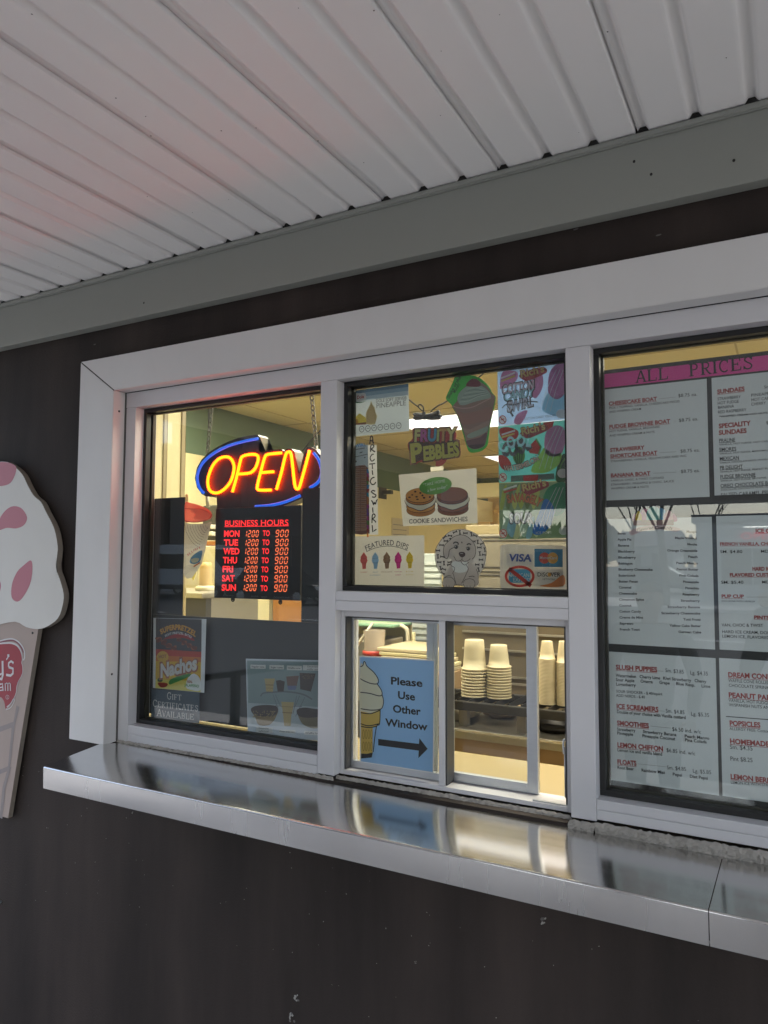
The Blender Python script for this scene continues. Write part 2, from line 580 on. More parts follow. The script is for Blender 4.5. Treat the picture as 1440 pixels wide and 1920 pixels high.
bar('sill', -1.7630, -1.0735, 1.0490, 1.0715, 0.0010)
bar('sill', -0.3665, 0.7545, 1.0780, 1.0985, 0.0006)
bar('sill', -0.3665, 0.7545, 1.0570, 1.0775, 0.0010)
M_JOINT = mat('dark_joint', (0.10, 0.095, 0.09), 0.9)  # dark tone of the joint between trim and frame
b = MB(); b.box(XI - 0.0005, XI + 0.0035, 0.010, 0.05, 1.048, 2.119, M_JOINT); b.build('caulk_joint', t)
def bay(x0, x1, z0, z1, gl=True):
    bb = MB()
    for (a0, a1, c0, c1) in ((x0, x1, z0, z0 + .012), (x0, x1, z1 - .012, z1), (x0, x0 + .012, z0 + .0121, z1 - .0121), (x1 - .012, x1, z0 + .0121, z1 - .0121)):
        bb.box(a0, a1, 0.046, 0.0655, c0, c1, M_GASKET, 0.001)
    bb.build('gasket', t)
    bb = MB()
    i = 0.0015
    for (a0, a1, c0, c1) in ((x0 + i, x1 - i, z0 + i, z0 + .0145), (x0 + i, x1 - i, z1 - .0145, z1 - i), (x0 + i, x0 + .016, z0 + .0146, z1 - .0146), (x1 - .016, x1 - i, z0 + .0146, z1 - .0146)):
        bb.box(a0, a1, 0.0705, 0.082, c0, c1, M_SPACER)
    bb.build('spacer', t)
    bb = MB(); bb.box(x0 + .003, x1 - .003, 0.066, 0.070, z0 + .003, z1 - .003, M_GLASS); return bb.build('glass_pane', t)
bay(-1.7630, -1.0735, 1.0987, 2.0710)
bay(-1.0210, -0.4210, 1.5197, 2.0710)
bay(-0.3665, 0.7545, 1.0987, 2.0710)
# dark surround behind the frame so that no daylight shows between frame and wall
b = MB()
for a0, a1, c0, c1 in ((-1.95, -1.845, 1.0, 2.2), (0.76, 0.95, 1.0, 2.2), (-1.845, 0.76, 2.085, 2.2), (-1.845, 0.76, 0.95, 1.045)):
    b.box(a0, a1, 0.1005, 0.13, c0, c1, M_DARK)
b.build('backing', t)

# ------------------------------------------------------------------ sliding window under the transom
t = thing('sliding_window', 'aluminium sliding serving window of two sashes under the transom', 'window', (-0.72, 0.05, 1.05))
b = MB()
for a0, a1, c0, c1 in ((-1.0209, -1.0105, 1.0530, 1.4695), (-0.4350, -0.4211, 1.0530, 1.4695), (-1.0104, -0.4351, 1.4540, 1.4695), (-1.0104, -0.4351, 1.0530, 1.0635)):
    b.box(a0, a1, 0.040, 0.112, c0, c1, M_FRAME, 0.001)
b.build('outer_frame', t)
b = MB(); b.box(-0.7440, -0.7280, 0.0425, 0.066, 1.0640, 1.4535, M_FRAME, 0.001); b.build('meeting_stile', t)
def sash(x0, x1, z0, z1, y0, y1, lw, rw, tw, bw, m, gl):
    bb = MB()
    for a0, a1, c0, c1 in ((x0, x0 + lw, z0, z1), (x1 - rw, x1, z0, z1), (x0 + lw, x1 - rw, z1 - tw, z1), (x0 + lw, x1 - rw, z0, z0 + bw)):
        bb.box(a0, a1, y0, y1, c0, c1, m, 0.0012)
    s_ = bb.build('sash', t)
    bb = MB(); bb.box(x0 + lw * .6, x1 - rw * .6, (y0 + y1) / 2 - .0015, (y0 + y1) / 2 + .0015, z0 + bw * .6, z1 - tw * .6, M_GLASS2); bb.build('glass_pane', s_)
    return s_
M_SASHD = mat('dark_sash_track', (0.062, 0.063, 0.067), 0.5, 0.3)  # dark tone of the slider's track strips
sash(-1.0100, -0.7445, 1.0645, 1.4530, 0.070, 0.084, 0.010, 0.006, 0.010, 0.018, M_ALU, True)
s2 = sash(-0.7420, -0.5150, 1.0645, 1.4530, 0.0885, 0.102, 0.014, 0.026, 0.013, 0.022, M_ALU, True)
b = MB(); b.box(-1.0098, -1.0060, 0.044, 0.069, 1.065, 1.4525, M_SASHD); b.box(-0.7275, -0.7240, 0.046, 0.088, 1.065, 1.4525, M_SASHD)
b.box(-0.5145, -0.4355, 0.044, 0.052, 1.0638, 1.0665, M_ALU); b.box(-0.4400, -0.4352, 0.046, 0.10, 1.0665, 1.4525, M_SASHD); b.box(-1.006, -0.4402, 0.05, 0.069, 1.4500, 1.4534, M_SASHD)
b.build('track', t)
b = MB(); b.box(-0.8060, -0.7860, 0.104, 0.112, 1.0650, 1.4530, M_ALU, 0.001); b.box(-0.7850, -0.7750, 0.104, 0.1085, 1.0650, 1.4530, M_ALU, 0.001); b.build('inner_stile', t)
b = MB(); b.tube([(-0.4405, 0.047, 1.175), (-0.4440, 0.047, 1.176), (-0.4450, 0.047, 1.190), (-0.4440, 0.047, 1.206), (-0.4405, 0.047, 1.207)], 0.0022, M_ALU, 8); b.tube([(-0.4425, 0.05, 1.08), (-0.4425, 0.05, 1.19)], 0.0016, M_ALU, 6); b.build('latch', t)

# ------------------------------------------------------------------ steel counter and the mortar under the frame
t = thing('steel_counter', 'brushed stainless steel shelf counter under the serving window', 'counter', (-0.5, -0.12, 1.03))
YF, ZT = -0.262, 1.0392
def counter(x0, x1, xb0, xb1, zb0, zb1, yb0=-0.036):
    bb = MB()
    n_ = 24
    r_ = 0.0035
    rows = []
    for i in range(n_ + 1):
        f = i / n_
        xa_, xb_ = x0 + (x1 - x0) * f, xb0 + (xb1 - xb0) * f
        wob = 0.0007 * math.sin(xa_ * 9.3) + 0.0004 * math.sin(xa_ * 23)
        yb = yb0 if f < 0.02 else 0.03
        zb = zb0 + (zb1 - zb0) * f
        sl = [(xb_, yb, zb), (xa_ * .5 + xb_ * .5, (YF + yb) / 2, (ZT + zb) / 2 + .0006)]
        for a in (90, 67, 45, 22, 0):
            sl.append((xa_, YF + r_ - r_ * math.cos(R(a)) + wob, ZT - r_ + r_ * math.sin(R(a))))
        rows.append(sl)
    w_ = len(rows[0])
    vs = [p for s_ in rows for p in s_]
    bb.add(vs, [(i * w_ + j, i * w_ + j + 1, (i + 1) * w_ + j + 1, (i + 1) * w_ + j) for i in range(n_) for j in range(w_ - 1)], M_STEEL, True)
    o = bb.build('counter_top', t)
    bb = MB()
    vs, fs = [], []
    for i in range(n_ + 1):
        f = i / n_
        xa_ = x0 + (x1 - x0) * f
        wob = 0.0007 * math.sin(xa_ * 9.3) + 0.0004 * math.sin(xa_ * 23)
        vs += [(xa_, YF + wob, ZT - r_ - .0001), (xa_, YF + wob + 0.0025 * math.sin(xa_ * 6.1 + 1) * .5, ZT - .03), (xa_, YF + 0.002, ZT - 0.0575), (xa_, YF + 0.022, ZT - 0.0580)]
    for i in range(n_):
        for j in range(2): fs.append((i * 4 + j, i * 4 + j + 1, (i + 1) * 4 + j + 1, (i + 1) * 4 + j))
    bb.add(vs, fs, M_APRON, True)
    bb.add(vs, [(i * 4 + 2, i * 4 + 3, (i + 1) * 4 + 3, (i + 1) * 4 + 2) for i in range(n_)], M_APRON)
    a_ = bb.build('front_lip', t)
    return o
counter(-1.7755, -0.1285, -1.822, -0.126, 1.0455, 1.0335)
counter(-0.1270, 1.05, -0.1245, 1.05, 1.0330, 1.0330, 0.03)
b = MB(); b.add([(-1.7755, YF, ZT - .002), (-1.7755, YF + .02, ZT - .0575), (-1.822, -0.001, ZT - .055), (-1.822, -0.001, 1.0445)], [(0, 1, 2, 3)], M_APRON); b.build('end_cap', t)
for x in (-1.4, -0.7, 0.0, 0.7):
    b = MB()
    b.prism([(-0.005, 1.025), (-0.24, 1.020), (-0.24, 1.005), (-0.02, 0.90), (-0.005, 0.90)], x - .003, x + .003, M_APRON, axis='x')
    b.build('bracket', t)

b = MB()
def mortar(x0, x1, yf, zlo, zhi):
    rm = random.Random(int(x0 * 1000))
    nx = int((x1 - x0) / 0.006) + 1
    vs, fs = [], []
    for i in range(nx + 1):
        x = x0 + (x1 - x0) * i / nx
        lo, hi = zlo(x), zhi(x)
        for j in range(6):
            f = j / 5
            bulge = math.sin(math.pi * min(1, f * 0.8 + .2))
            vs.append((x + rm.uniform(-.002, .002), yf(x) - .004 * bulge + rm.uniform(-.002, .002), lo + (hi - lo) * f + rm.uniform(-.0016, .0016)))
    for i in range(nx):
        for j in range(5): fs.append((i * 6 + j, (i + 1) * 6 + j, (i + 1) * 6 + j + 1, i * 6 + j + 1))
    b.add(vs, fs, M_MORTAR)
top = lambda x: 1.0455 + (x + 1.82) / 1.7 * (1.0335 - 1.0455)
mortar(-1.80, -1.0715, lambda x: 0.010, lambda x: top(x) - .003, lambda x: 1.0515)
mortar(-1.0745, -1.018, lambda x: 0.008, lambda x: top(x) - .003, lambda x: 1.0535)
mortar(-1.021, -0.424, lambda x: 0.026, lambda x: top(x) - .003, lambda x: 1.0535)
mortar(-0.4205, -0.368, lambda x: -0.004, lambda x: top(x) - .003, lambda x: 1.0545)
mortar(-0.366, 0.80, lambda x: -0.002, lambda x: top(x) - .003, lambda x: 1.0575)
tag(b.build('mortar_bed'), 'crumbly grey mortar squeezed between steel counter and white frame', 'mortar')
# ------------------------------------------------------------------ papers on the inside of the glass
PY = 0.088
def paper(n, c, tr=0.42, r=0.45): return mat(n, c, r, trans=tr)
WHITE = paper('white_paper', (0.74, 0.73, 0.71))
GREYP = paper('greyish_card', (0.66, 0.64, 0.59), 0.48)
K = mat('black_ink', (0.02, 0.02, 0.022), 0.6)
DG = mat('dark_grey_ink', (0.09, 0.09, 0.10), 0.6)
MG = mat('mid_grey_ink', (0.28, 0.28, 0.29), 0.6)
RED = mat('red_ink', (0.45, 0.03, 0.03), 0.6)
def ink(n, r, g, b_, tr=0.35): return mat('ink_' + n, tuple(min(.9, c * 1.35) for c in (r, g, b_)), 0.5, trans=tr)

def sheet(name, label, cat, pts, m, y=PY, group=None, th=0.0005):
    bb = MB()
    n = len(pts)
    bb.poly(pts, y, m)
    bb.poly(pts, y + th, m)
    bb.add([(p[0], y, p[1]) for p in pts] + [(p[0], y + th, p[1]) for p in pts], [(i, (i + 1) % n, n + (i + 1) % n, n + i) for i in range(n)], m)
    return tag(bb.build(name), label, cat, group)
class Art:
    """printed parts of one sheet; every part is a child mesh of the sheet"""
    def __init__(s, root, z): s.root, s.z, s.parts = root, z, {}
    def b(s, part): return s.parts.setdefault(part, MB())
    def poly(s, part, pts, lay, m): s.b(part).poly(s.z.P(pts), s.z.y - LAY * lay, m)
    def line(s, part, pts, px, lay, m, closed=False): s.b(part).ribbon(s.z.P(pts), s.z.w(px), s.z.y - LAY * lay, m, closed)
    def text(s, part, t, a, b_, cap, lay, m, **k): s.z.text(s.b(part), t, a, b_, cap, lay, m, **k)
    def done(s):
        for k, v in s.parts.items():
            if v.f: v.build(k.split('#')[0], s.root)

# -- soft serve sheet, top left of the middle bay
z = Zm(640, 690, 140 / 1440, PY)
BL0, BL1, BL2 = paper('blue_print_deep', (0.09, 0.20, 0.33)), paper('blue_print_mid', (0.22, 0.34, 0.45)), paper('blue_print_pale', (0.42, 0.52, 0.60))
q = z.P([(190, 445), (1295, 300), (1310, 1215), (655, 1280), (195, 1330)])
o = sheet('poster', 'blue topped soft serve pineapple poster in the upper left corner of the middle pane', 'poster', q, paper('pale_blue_paper', (0.62, 0.66, 0.68)))
A = Art(o, z)
for i, (f0, f1, m_) in enumerate(((0, .07, BL0), (.07, .15, BL1), (.15, .24, BL2))):
    A.poly('colour_band', [(190 + 2 * f0, 445 + 885 * f0), (1295, 300 + 915 * f0), (1297, 300 + 915 * f1), (190, 445 + 885 * f1)], 1, m_)
A.poly('logo', spline([(255, 490), (360, 488), (440, 478), (478, 520), (478, 600), (430, 640), (340, 655), (270, 640), (248, 580)], 5, True), 2, WHITE)
A.poly('logo', [(250, 612), (300, 655), (400, 660), (490, 625), (400, 675), (320, 680), (270, 665)], 3, ink('leaf', .03, .13, .05))
A.text('logo', 'Dole', (305, 600), (440, 582), 62, 3, RED, bold=.03)
A.text('lettering', 'DOLE SOFT SERVE®', (668, 668), (1262, 610), 62, 2, DG, bold=.012)
A.text('lettering', 'PINEAPPLE', (672, 778), (1250, 718), 92, 2, DG)
CR = paper('custard_print', (0.62, 0.48, 0.22)); CR2 = ink('custard_shade', .45, .30, .12); YL = ink('pineapple_yellow', .62, .48, .06); OR = ink('pineapple_orange', .5, .25, .04); BR = ink('brown_shade', .25, .10, .05)
A.poly('soft_serve_picture', spline([(578, 640), (600, 700), (640, 760), (665, 860), (690, 930), (668, 1030), (640, 1085), (510, 1088), (480, 1000), (478, 880), (520, 780), (560, 700)], 4, True), 3, CR)
for i in range(9):
    y_ = 780 + i * 32
    A.line('soft_serve_picture', [(500 + (4 - i) * 3, y_ + 40), (580, y_ + 10), (655 + i * 2, y_ - 26)], 9, 4, CR2)
A.poly('pineapple_picture', spline([(250, 1090), (255, 990), (320, 900), (360, 880), (420, 920), (470, 960), (485, 1080), (380, 1090)], 4, True), 2, YL)
A.poly('pineapple_picture', spline([(255, 1080), (262, 1000), (310, 990), (330, 1070)], 4, True), 3, OR)
A.poly('pineapple_picture', [(250, 1070), (480, 1045), (485, 1088), (360, 1095), (255, 1098)], 3, BR)
for i in range(7):
    c = (395 + i * 119, 1180 - i * 11.5)
    A.line('round_badge', ell(c[0], c[1], 46, 56, 20), 13, 2, DG, closed=True)
    A.line('round_badge', [(c[0] - 22, c[1] + 6), (c[0] + 2, c[1] - 10), (c[0] + 22, c[1] + 2)], 12, 2, DG)
A.line('round_badge', [(350, 1262), (1150, 1195)], 5, 2, MG)
A.done()

# -- arctic swirl strip
z = Zm(640, 840, 100 / 1129, PY - 0.0012)
o = sheet('hand_lettered_strip', 'tall white strip lettered in black marker beside a flavour label', 'sign', z.P([(560, -58), (745, -64), (780, 1830), (740, 1835), (600, 1838)]), WHITE, z.y)
A = Art(o, z)
L_ = 'lettering'
zz = Zm(640, 690, 140 / 1440, PY - 0.0012)
B_ = A.b(L_)
def mark(pts, zx=zz, px=26, n=4): B_.ribbon(spline(zx.P(pts), n), zx.w(px), zx.y - LAY * 2, K)
mark([(552, 1470), (565, 1330), (590, 1318), (605, 1350), (612, 1440), (632, 1440)])
mark([(555, 1408), (615, 1395)], n=1)
mark([(565, 1620), (572, 1500), (610, 1480), (628, 1510), (600, 1550), (572, 1560), (610, 1590), (640, 1612), (655, 1605)])
def mk2(pts, n=4): mark(pts, z, 26, n)
mk2([(690, 135), (650, 140), (612, 210), (640, 275), (680, 265), (705, 230)])
mk2([(592, 342), (720, 328)], 1); mk2([(655, 335), (662, 445)], 1)
mk2([(655, 470), (668, 572)], 1)
mk2([(705, 620), (650, 640), (615, 710), (650, 770), (700, 765), (732, 720)])
mk2([(720, 915), (670, 900), (640, 930), (690, 970), (735, 1000), (710, 1040), (650, 1035)])
mk2([(638, 1108), (668, 1150), (682, 1205), (700, 1150), (722, 1190), (745, 1120), (770, 1085)], 3)
mk2([(665, 1258), (672, 1370)], 1)
mk2([(650, 1590), (660, 1420), (700, 1400), (718, 1440), (690, 1480), (660, 1500), (710, 1540), (735, 1575)])
mk2([(655, 1632), (668, 1780), (700, 1750), (745, 1722)], 1)
A.done()
o = sheet('flavour_label', 'narrow multicoloured flavour label beside the hand lettered strip', 'label', z.P([(205, -30), (560, -75), (600, 1815), (430, 1836), (250, 1815)]), paper('grey_blue_print', (0.33, 0.38, 0.42)), PY - 0.0006)
z = Zm(640, 840, 100 / 1129, PY - 0.0006)
A = Art(o, z)
cols = [ink('l%d' % i, *c) for i, c in enumerate(((.05, .2, .4), (.3, .05, .05), (.1, .2, .05), (.15, .06, .25), (.4, .15, .05), (.02, .25, .35), (.35, .05, .2)))]
rr = random.Random(5)
A.poly('colour_print', [(215, 480), (310, 380), (500, 360), (585, 450), (600, 1800), (430, 1832), (252, 1812)], 1, ink('label_brown', .20, .095, .07))
for i in range(34):
    yy = 400 + i * 42
    sd = 225 if i % 2 == 0 else 540
    A.poly('colour_print', [(sd, yy), (sd + rr.uniform(30, 70), yy + rr.uniform(-10, 20)), (sd + rr.uniform(30, 60), yy + rr.uniform(60, 120)), (sd + 6, yy + rr.uniform(60, 110))], 2 + i % 2, cols[rr.randrange(7)])
for i in range(17):
    yy = 460 + i * 80
    wds = ['cherry', 'grape', 'banana', 'peach', 'orange', 'cotton', 'bubble', 'coconut', 'root beer', 'lemon', 'mango', 'melon', 'apple', 'kiwi', 'berry', 'lime', 'mint']
    A.poly('flavour_tag', [(280 + rr.uniform(-10, 10), yy - 50), (405, yy - 56), (408, yy + 12), (284, yy + 18)], 4, ink('tan_tag', .34, .20, .14))
    A.poly('flavour_tag', [(415, yy - 56), (530 + rr.uniform(-10, 20), yy - 60), (535, yy + 6), (416, yy + 12)], 4, ink('tan_tag', .34, .20, .14))
    A.line('flavour_tag', [(295, yy - 18), (395, yy - 24)], 14, 5, BR); A.line('flavour_tag', [(425, yy - 26), (520, yy - 30)], 14, 5, BR)
A.line('lettering', [(270, 40), (500, 0)], 18, 2, DG); A.line('lettering', [(300, 190), (560, 130)], 16, 2, DG); A.line('lettering', [(390, 105), (450, 85)], 20, 2, K)
A.poly('lettering', ell(300, 285, 30, 22, 10), 2, K); A.poly('lettering', ell(498, 202, 18, 12, 8), 2, K)
A.text('lettering', 'SWIRL', (250, -10), (520, -40), 60, 2, ink('swirl_blue', .03, .12, .28), bold=.03)
A.done()

# -- cut-out shake with a green edge
z = Zm(760, 700, 0.125, PY - 0.0005)
GRN = paper('bright_green_card', (0.05, 0.42, 0.06), 0.25)
q = z.P(spline([(765, 20), (880, 5), (960, 25), (1060, 45), (1160, 100), (1260, 200), (1300, 290), (1350, 345), (1352, 400), (1330, 520), (1300, 650), (1270, 790), (1250, 960), (1230, 1080), (1150, 1160), (1030, 1190), (955, 1175), (915, 1080), (870, 920), (820, 760), (770, 620), (715, 530), (690, 470), (610, 385), (640, 290), (700, 160), (730, 90)], 4, True))
o = sheet('shake_cutout', 'green edged cut-out photo of a layered shake in a tapered cup', 'poster', q, GRN, z.y)
A = Art(o, z)
SH = lambda n, r, g, b_: paper('shake_' + n, (min(.9, r * 1.45), min(.9, g * 1.45), min(.9, b_ * 1.45)), 0.4)
A.poly('shake_picture', spline([(1020, 85), (1130, 130), (1240, 215), (1290, 300), (1345, 350), (1335, 450), (1290, 640), (1255, 800), (1222, 960), (1190, 1080), (1100, 1135), (1000, 1135), (930, 1080), (890, 930), (840, 780), (790, 640), (730, 540), (712, 490), (780, 410), (790, 330), (860, 240), (930, 180)], 4, True), 1, SH('base', .27, .17, .15))
A.poly('whipped_cream', spline([(800, 440), (780, 390), (800, 310), (850, 250), (920, 200), (1010, 205), (1130, 190), (1220, 240), (1280, 320), (1270, 370), (1150, 400), (1000, 440), (900, 475), (830, 475)], 4, True), 2, SH('cream', .30, .38, .33))
for i in range(7):
    A.line('whipped_cream', spline([(810 + i * 20, 430 - i * 32), (950 + i * 20, 415 - i * 34), (1090 + i * 12, 350 - i * 18), (1240 - i * 8, 320 - i * 14)], 4), 11, 3, SH('cream_dark' if i % 2 else 'cream_pale', *((.20, .27, .24) if i % 2 else (.42, .48, .44))))
A.poly('cherry', spline([(915, 190), (940, 130), (1000, 85), (1070, 90), (1120, 130), (1125, 190), (1060, 205), (1000, 200)], 4, True), 3, SH('cherry', .15, .03, .045))
A.line('cup_edge', spline([(715, 495), (850, 525), (1000, 510), (1150, 440), (1290, 370)], 4), 16, 3, SH('pink_pale', .42, .26, .23))
A.poly('shake_swirl', spline([(760, 560), (900, 600), (1100, 560), (1300, 500), (1280, 680), (1100, 740), (900, 770), (840, 740)], 4, True), 2, SH('rose', .30, .16, .135))
A.poly('shake_swirl', spline([(940, 920), (1060, 860), (1200, 800), (1240, 800), (1225, 870), (1120, 930), (1000, 970), (940, 965)], 4, True), 3, SH('mint', .27, .33, .27))
A.poly('shake_swirl', spline([(850, 800), (960, 840), (1100, 780), (1255, 710), (1250, 780), (1100, 850), (950, 900), (890, 880)], 4, True), 3, SH('tan', .33, .22, .18))
A.poly('cup_base', spline([(915, 1020), (1000, 990), (1120, 960), (1220, 890), (1215, 1000), (1180, 1090), (1090, 1130), (1000, 1130), (940, 1085)], 4, True), 3, SH('plum', .14, .07, .075))
A.poly('cup_base', spline([(940, 1085), (1040, 1070), (1180, 1060), (1170, 1095), (1090, 1130), (1000, 1130)], 4, True), 4, SH('plum_dark', .06, .03, .035))
for t_, a_, b_, c_ in (('Shake of the', (655, 385), (835, 60), 46), ('Month!', (745, 305), (825, 165), 44)):
    A.text('lettering', t_, a_, b_, c_, 2, K, bold=.02, shear=.15)
A.done()

# -- cereal logo cut-out
z = Zm(640, 700, 300 / 1440, PY - 0.0004)
o = sheet('cereal_logo_cutout', 'cut-out logo of chunky yellow lettering on a red backing', 'sign', z.P(spline([(650, 495), (740, 492), (860, 490), (950, 510), (1025, 520), (1030, 590), (1065, 650), (1072, 700), (1040, 745), (960, 765), (935, 800), (900, 830), (850, 835), (845, 790), (760, 800), (700, 800), (665, 822), (640, 800), (630, 720), (605, 690), (600, 630), (640, 590), (640, 530)], 4, True)), paper('brick_red_card', (0.42, 0.07, 0.04), 0.2), z.y)
A = Art(o, z)
OL = ink('logo_outline', .07, .035, .02); YG = paper('logo_yellow', (0.45, 0.42, 0.07), .15); LY = paper('logo_pale_yellow', (0.50, 0.48, 0.16), .15)
cs = [LY, paper('logo_magenta', (.38, .08, .26), .15), paper('logo_blue', (.06, .26, .42), .15), paper('logo_green', (.36, .40, .12), .15), paper('logo_orange', (.45, .26, .08), .15), LY]
A.poly('lettering', spline([(615, 640), (700, 615), (800, 630), (1000, 620), (1050, 650), (1065, 700), (1030, 740), (900, 760), (740, 775), (690, 795), (645, 805), (650, 720), (612, 690)], 4, True), 1, OL)
A.poly('lettering', spline([(655, 500), (760, 505), (900, 505), (1025, 525), (1020, 600), (900, 612), (720, 620), (660, 605)], 4, True), 1, ink('logo_dark_red', .30, .035, .03))
A.text('lettering', 'FRUiTY', (648, 618), (1030, 606), 112, 2, OL, bold=.085)
A.text('lettering', 'FRUiTY', (655, 612), (1022, 602), 100, 3, LY, bold=.045, colors=cs)
A.text('lettering', 'P', (618, 808), (740, 790), 172, 2, OL, bold=.07)
A.text('lettering', 'EBBLES', (732, 788), (1072, 742), 132, 2, OL, bold=.085)
A.text('lettering', 'P', (628, 802), (730, 784), 158, 3, YG, bold=.045)
A.text('lettering', 'EBBLES', (740, 782), (1062, 738), 116, 3, YG, bold=.05)
A.poly('tape', [(805, 845), (920, 835), (920, 875), (805, 885)], 3, paper('clear_tape', (.62, .58, .46), .5))
A.done()

# -- cookie sandwiches
z = Zm(640, 860, 300 / 1440, PY - 0.0008)
o = sheet('cookie_poster', 'landscape sheet picturing two cookie sandwiches with a green oval', 'poster', z.P([(515, 145), (1215, 85), (1225, 580), (555, 608)]), GREYP, z.y)
A = Art(o, z)
c1, c1s, c2, c2s = ink('cookie_tan', .60, .27, .06), ink('cookie_tan_side', .48, .19, .045), ink('cookie_brown', .27, .095, .05), ink('cookie_brown_side', .21, .075, .04)
CRM = ink('ice_cream_cream', .66, .60, .44); OUT = ink('cookie_outline', .06, .02, .015)
def cookie(part, cx, cy, rx, top, side, chips, seed):
    rc_ = random.Random(seed)
    P = lambda pts, l, m_: A.poly(part, pts, l, m_)
    low = ell(cx + 4, cy + 95, rx, 62, 36, -.08); 
    P(ell(cx + 4, cy + 128, rx, 62, 36, -.05), 1, OUT); P(ell(cx + 4, cy + 128, rx - 4, 58, 36, -.05), 2, side); P(ell(cx + 4, cy + 95, rx, 62, 36, -.05), 3, OUT); P(ell(cx + 4, cy + 95, rx - 4, 58, 36, -.05), 4, top)
    P(spline([(cx - rx + 8, cy + 30), (cx - rx + 14, cy + 95), (cx - rx * .5, cy + 118), (cx, cy + 140), (cx + rx * .5, cy + 118), (cx + rx - 8, cy + 85), (cx + rx - 2, cy + 20)], 5, True), 5, OUT)
    P(spline([(cx - rx + 12, cy + 30), (cx - rx + 18, cy + 90), (cx - rx * .5, cy + 112), (cx, cy + 133), (cx + rx * .5, cy + 112), (cx + rx - 12, cy + 80), (cx + rx - 6, cy + 20)], 5, True), 6, CRM)
    P(ell(cx, cy + 20, rx, 68, 36, -.05), 7, OUT); P(ell(cx, cy + 18, rx - 4, 64, 36, -.05), 8, side); P(ell(cx, cy, rx, 68, 36, -.05), 9, OUT); P(ell(cx, cy - 1, rx - 4, 64, 36, -.05), 10, top)
    for i in range(chips):
        a = i * 2.4; r_ = math.sqrt((i + .5) / chips) * .8
        P(ell(cx + math.cos(a) * rx * r_, cy + math.sin(a) * 56 * r_, (11 if seed == 1 else 5) * rc_.uniform(.8, 1.2), (8 if seed == 1 else 4) * rc_.uniform(.8, 1.2), 9), 11, OUT if seed == 1 else c2s)
cookie('cookie_picture#1', 712, 332, 130, c1, c1s, 10, 1)
cookie('cookie_picture#2', 1002, 325, 140, c2, c2s, 18, 2)
A.poly('green_oval', ell(853, 245, 148, 76, 40, -.17), 12, ink('oval_green', .10, .26, .05))
A.text('green_oval', '“TAKE HOME', (742, 252), (940, 212), 26, 13, WHITE, shear=.1)
A.text('green_oval', 'a few today”', (780, 300), (962, 262), 26, 13, WHITE, shear=.1)
A.text('lettering', 'COOKIE SANDWICHES', (608, 584), (1138, 562), 38, 1, DG, bold=.018)
A.done()

# -- featured dips
o = sheet('dips_poster', 'sheet picturing five dipped cones in a row under an arched heading', 'poster', z.P([(100, 700), (745, 690), (748, 1172), (92, 1165)]), GREYP, z.y)
A = Art(o, z)
A.text('lettering', 'FEATURED DIPS', (222, 832), (596, 822), 46, 1, DG, bold=.015, arc=z.w(46))
A.line('lettering', [(225 + i * 37, 838 - 46 * 4 * (i / 10) * (1 - i / 10) - i) for i in range(11)], 5, 1, DG)
dc = (('coral', .50, .10, .09), ('blue', .22, .38, .55), ('brown', .22, .13, .08), ('magenta', .48, .03, .20), ('yellow', .55, .40, .02))
for i, (nm, r_, g_, b_) in enumerate(dc):
    x, y_ = 203 + i * 103, 840 - i * 1.5
    m_ = ink('dip_' + nm, r_, g_, b_); md = ink('dip_dark_' + nm, r_ * .7, g_ * .7, b_ * .7)
    A.poly('cone_picture#%d' % i, [(x, y_), (x + 14, y_ + 22), (x + 30, y_ + 45), (x + 28, y_ + 62), (x + 34, y_ + 75), (x + 26, y_ + 98), (x + 22, y_ + 102), (x + 18, y_ + 152), (x - 12, y_ + 154), (x - 18, y_ + 102), (x - 26, y_ + 98), (x - 34, y_ + 75), (x - 28, y_ + 62), (x - 30, y_ + 45), (x - 14, y_ + 22)], 1, m_)
    A.line('cone_picture#%d' % i, [(x - 28, y_ + 62), (x + 28, y_ + 56)], 3, 2, md); A.line('cone_picture#%d' % i, [(x - 24, y_ + 100), (x + 24, y_ + 98)], 4, 2, md)
    for l_, tt in enumerate((('CHERRY',), ('BLUE', 'RASPBERRY'), ('CHOCOLATE',), ('COTTON', 'CANDY'), ('BUTTER', 'SCOTCH'))[i]):
        w_ = len(tt) * 5.6
        A.text('lettering', tt, (x - w_, y_ + 188 + l_ * 28), (x + w_, y_ + 187 + l_ * 28), 11, 1, md)
A.done()

# -- puppy drawing on an oval
z = Zm(800, 980, 130 / 1440, PY - 0.0006)
PUPG = paper('puppy_paper', (0.56, 0.52, 0.49), 0.25)
o = sheet('puppy_drawing', 'oval cut-out line drawing of a puppy on a bone patterned ground', 'poster', z.P(spline([(710, 130), (850, 150), (1010, 220), (1130, 330), (1215, 480), (1240, 660), (1225, 830), (1170, 960), (1105, 1060), (1080, 1150), (1085, 1270), (1000, 1340), (880, 1370), (740, 1310), (580, 1305), (500, 1370), (370, 1350), (330, 1250), (350, 1130), (300, 1040), (220, 920), (180, 700), (215, 500), (310, 330), (450, 210), (580, 150)], 3, True)), paper('puppy_white', (.66, .62, .57), .25), z.y)
A = Art(o, z)
PI = ink('bone_ink', .05, .045, .045)
def bone(cx, cy, a, s_=1.0):
    c_, s2_ = math.cos(a), math.sin(a)
    pts = [(-55, -20), (-40, -30), (-28, -14), (28, -14), (40, -30), (55, -20), (48, 0), (55, 20), (40, 30), (28, 14), (-28, 14), (-40, 30), (-55, 20), (-48, 0)]
    A.poly('bone_pattern', [(cx + (px * c_ - py * s2_) * s_, cy + (px * s2_ + py * c_) * s_) for px, py in pts], 1, PI)
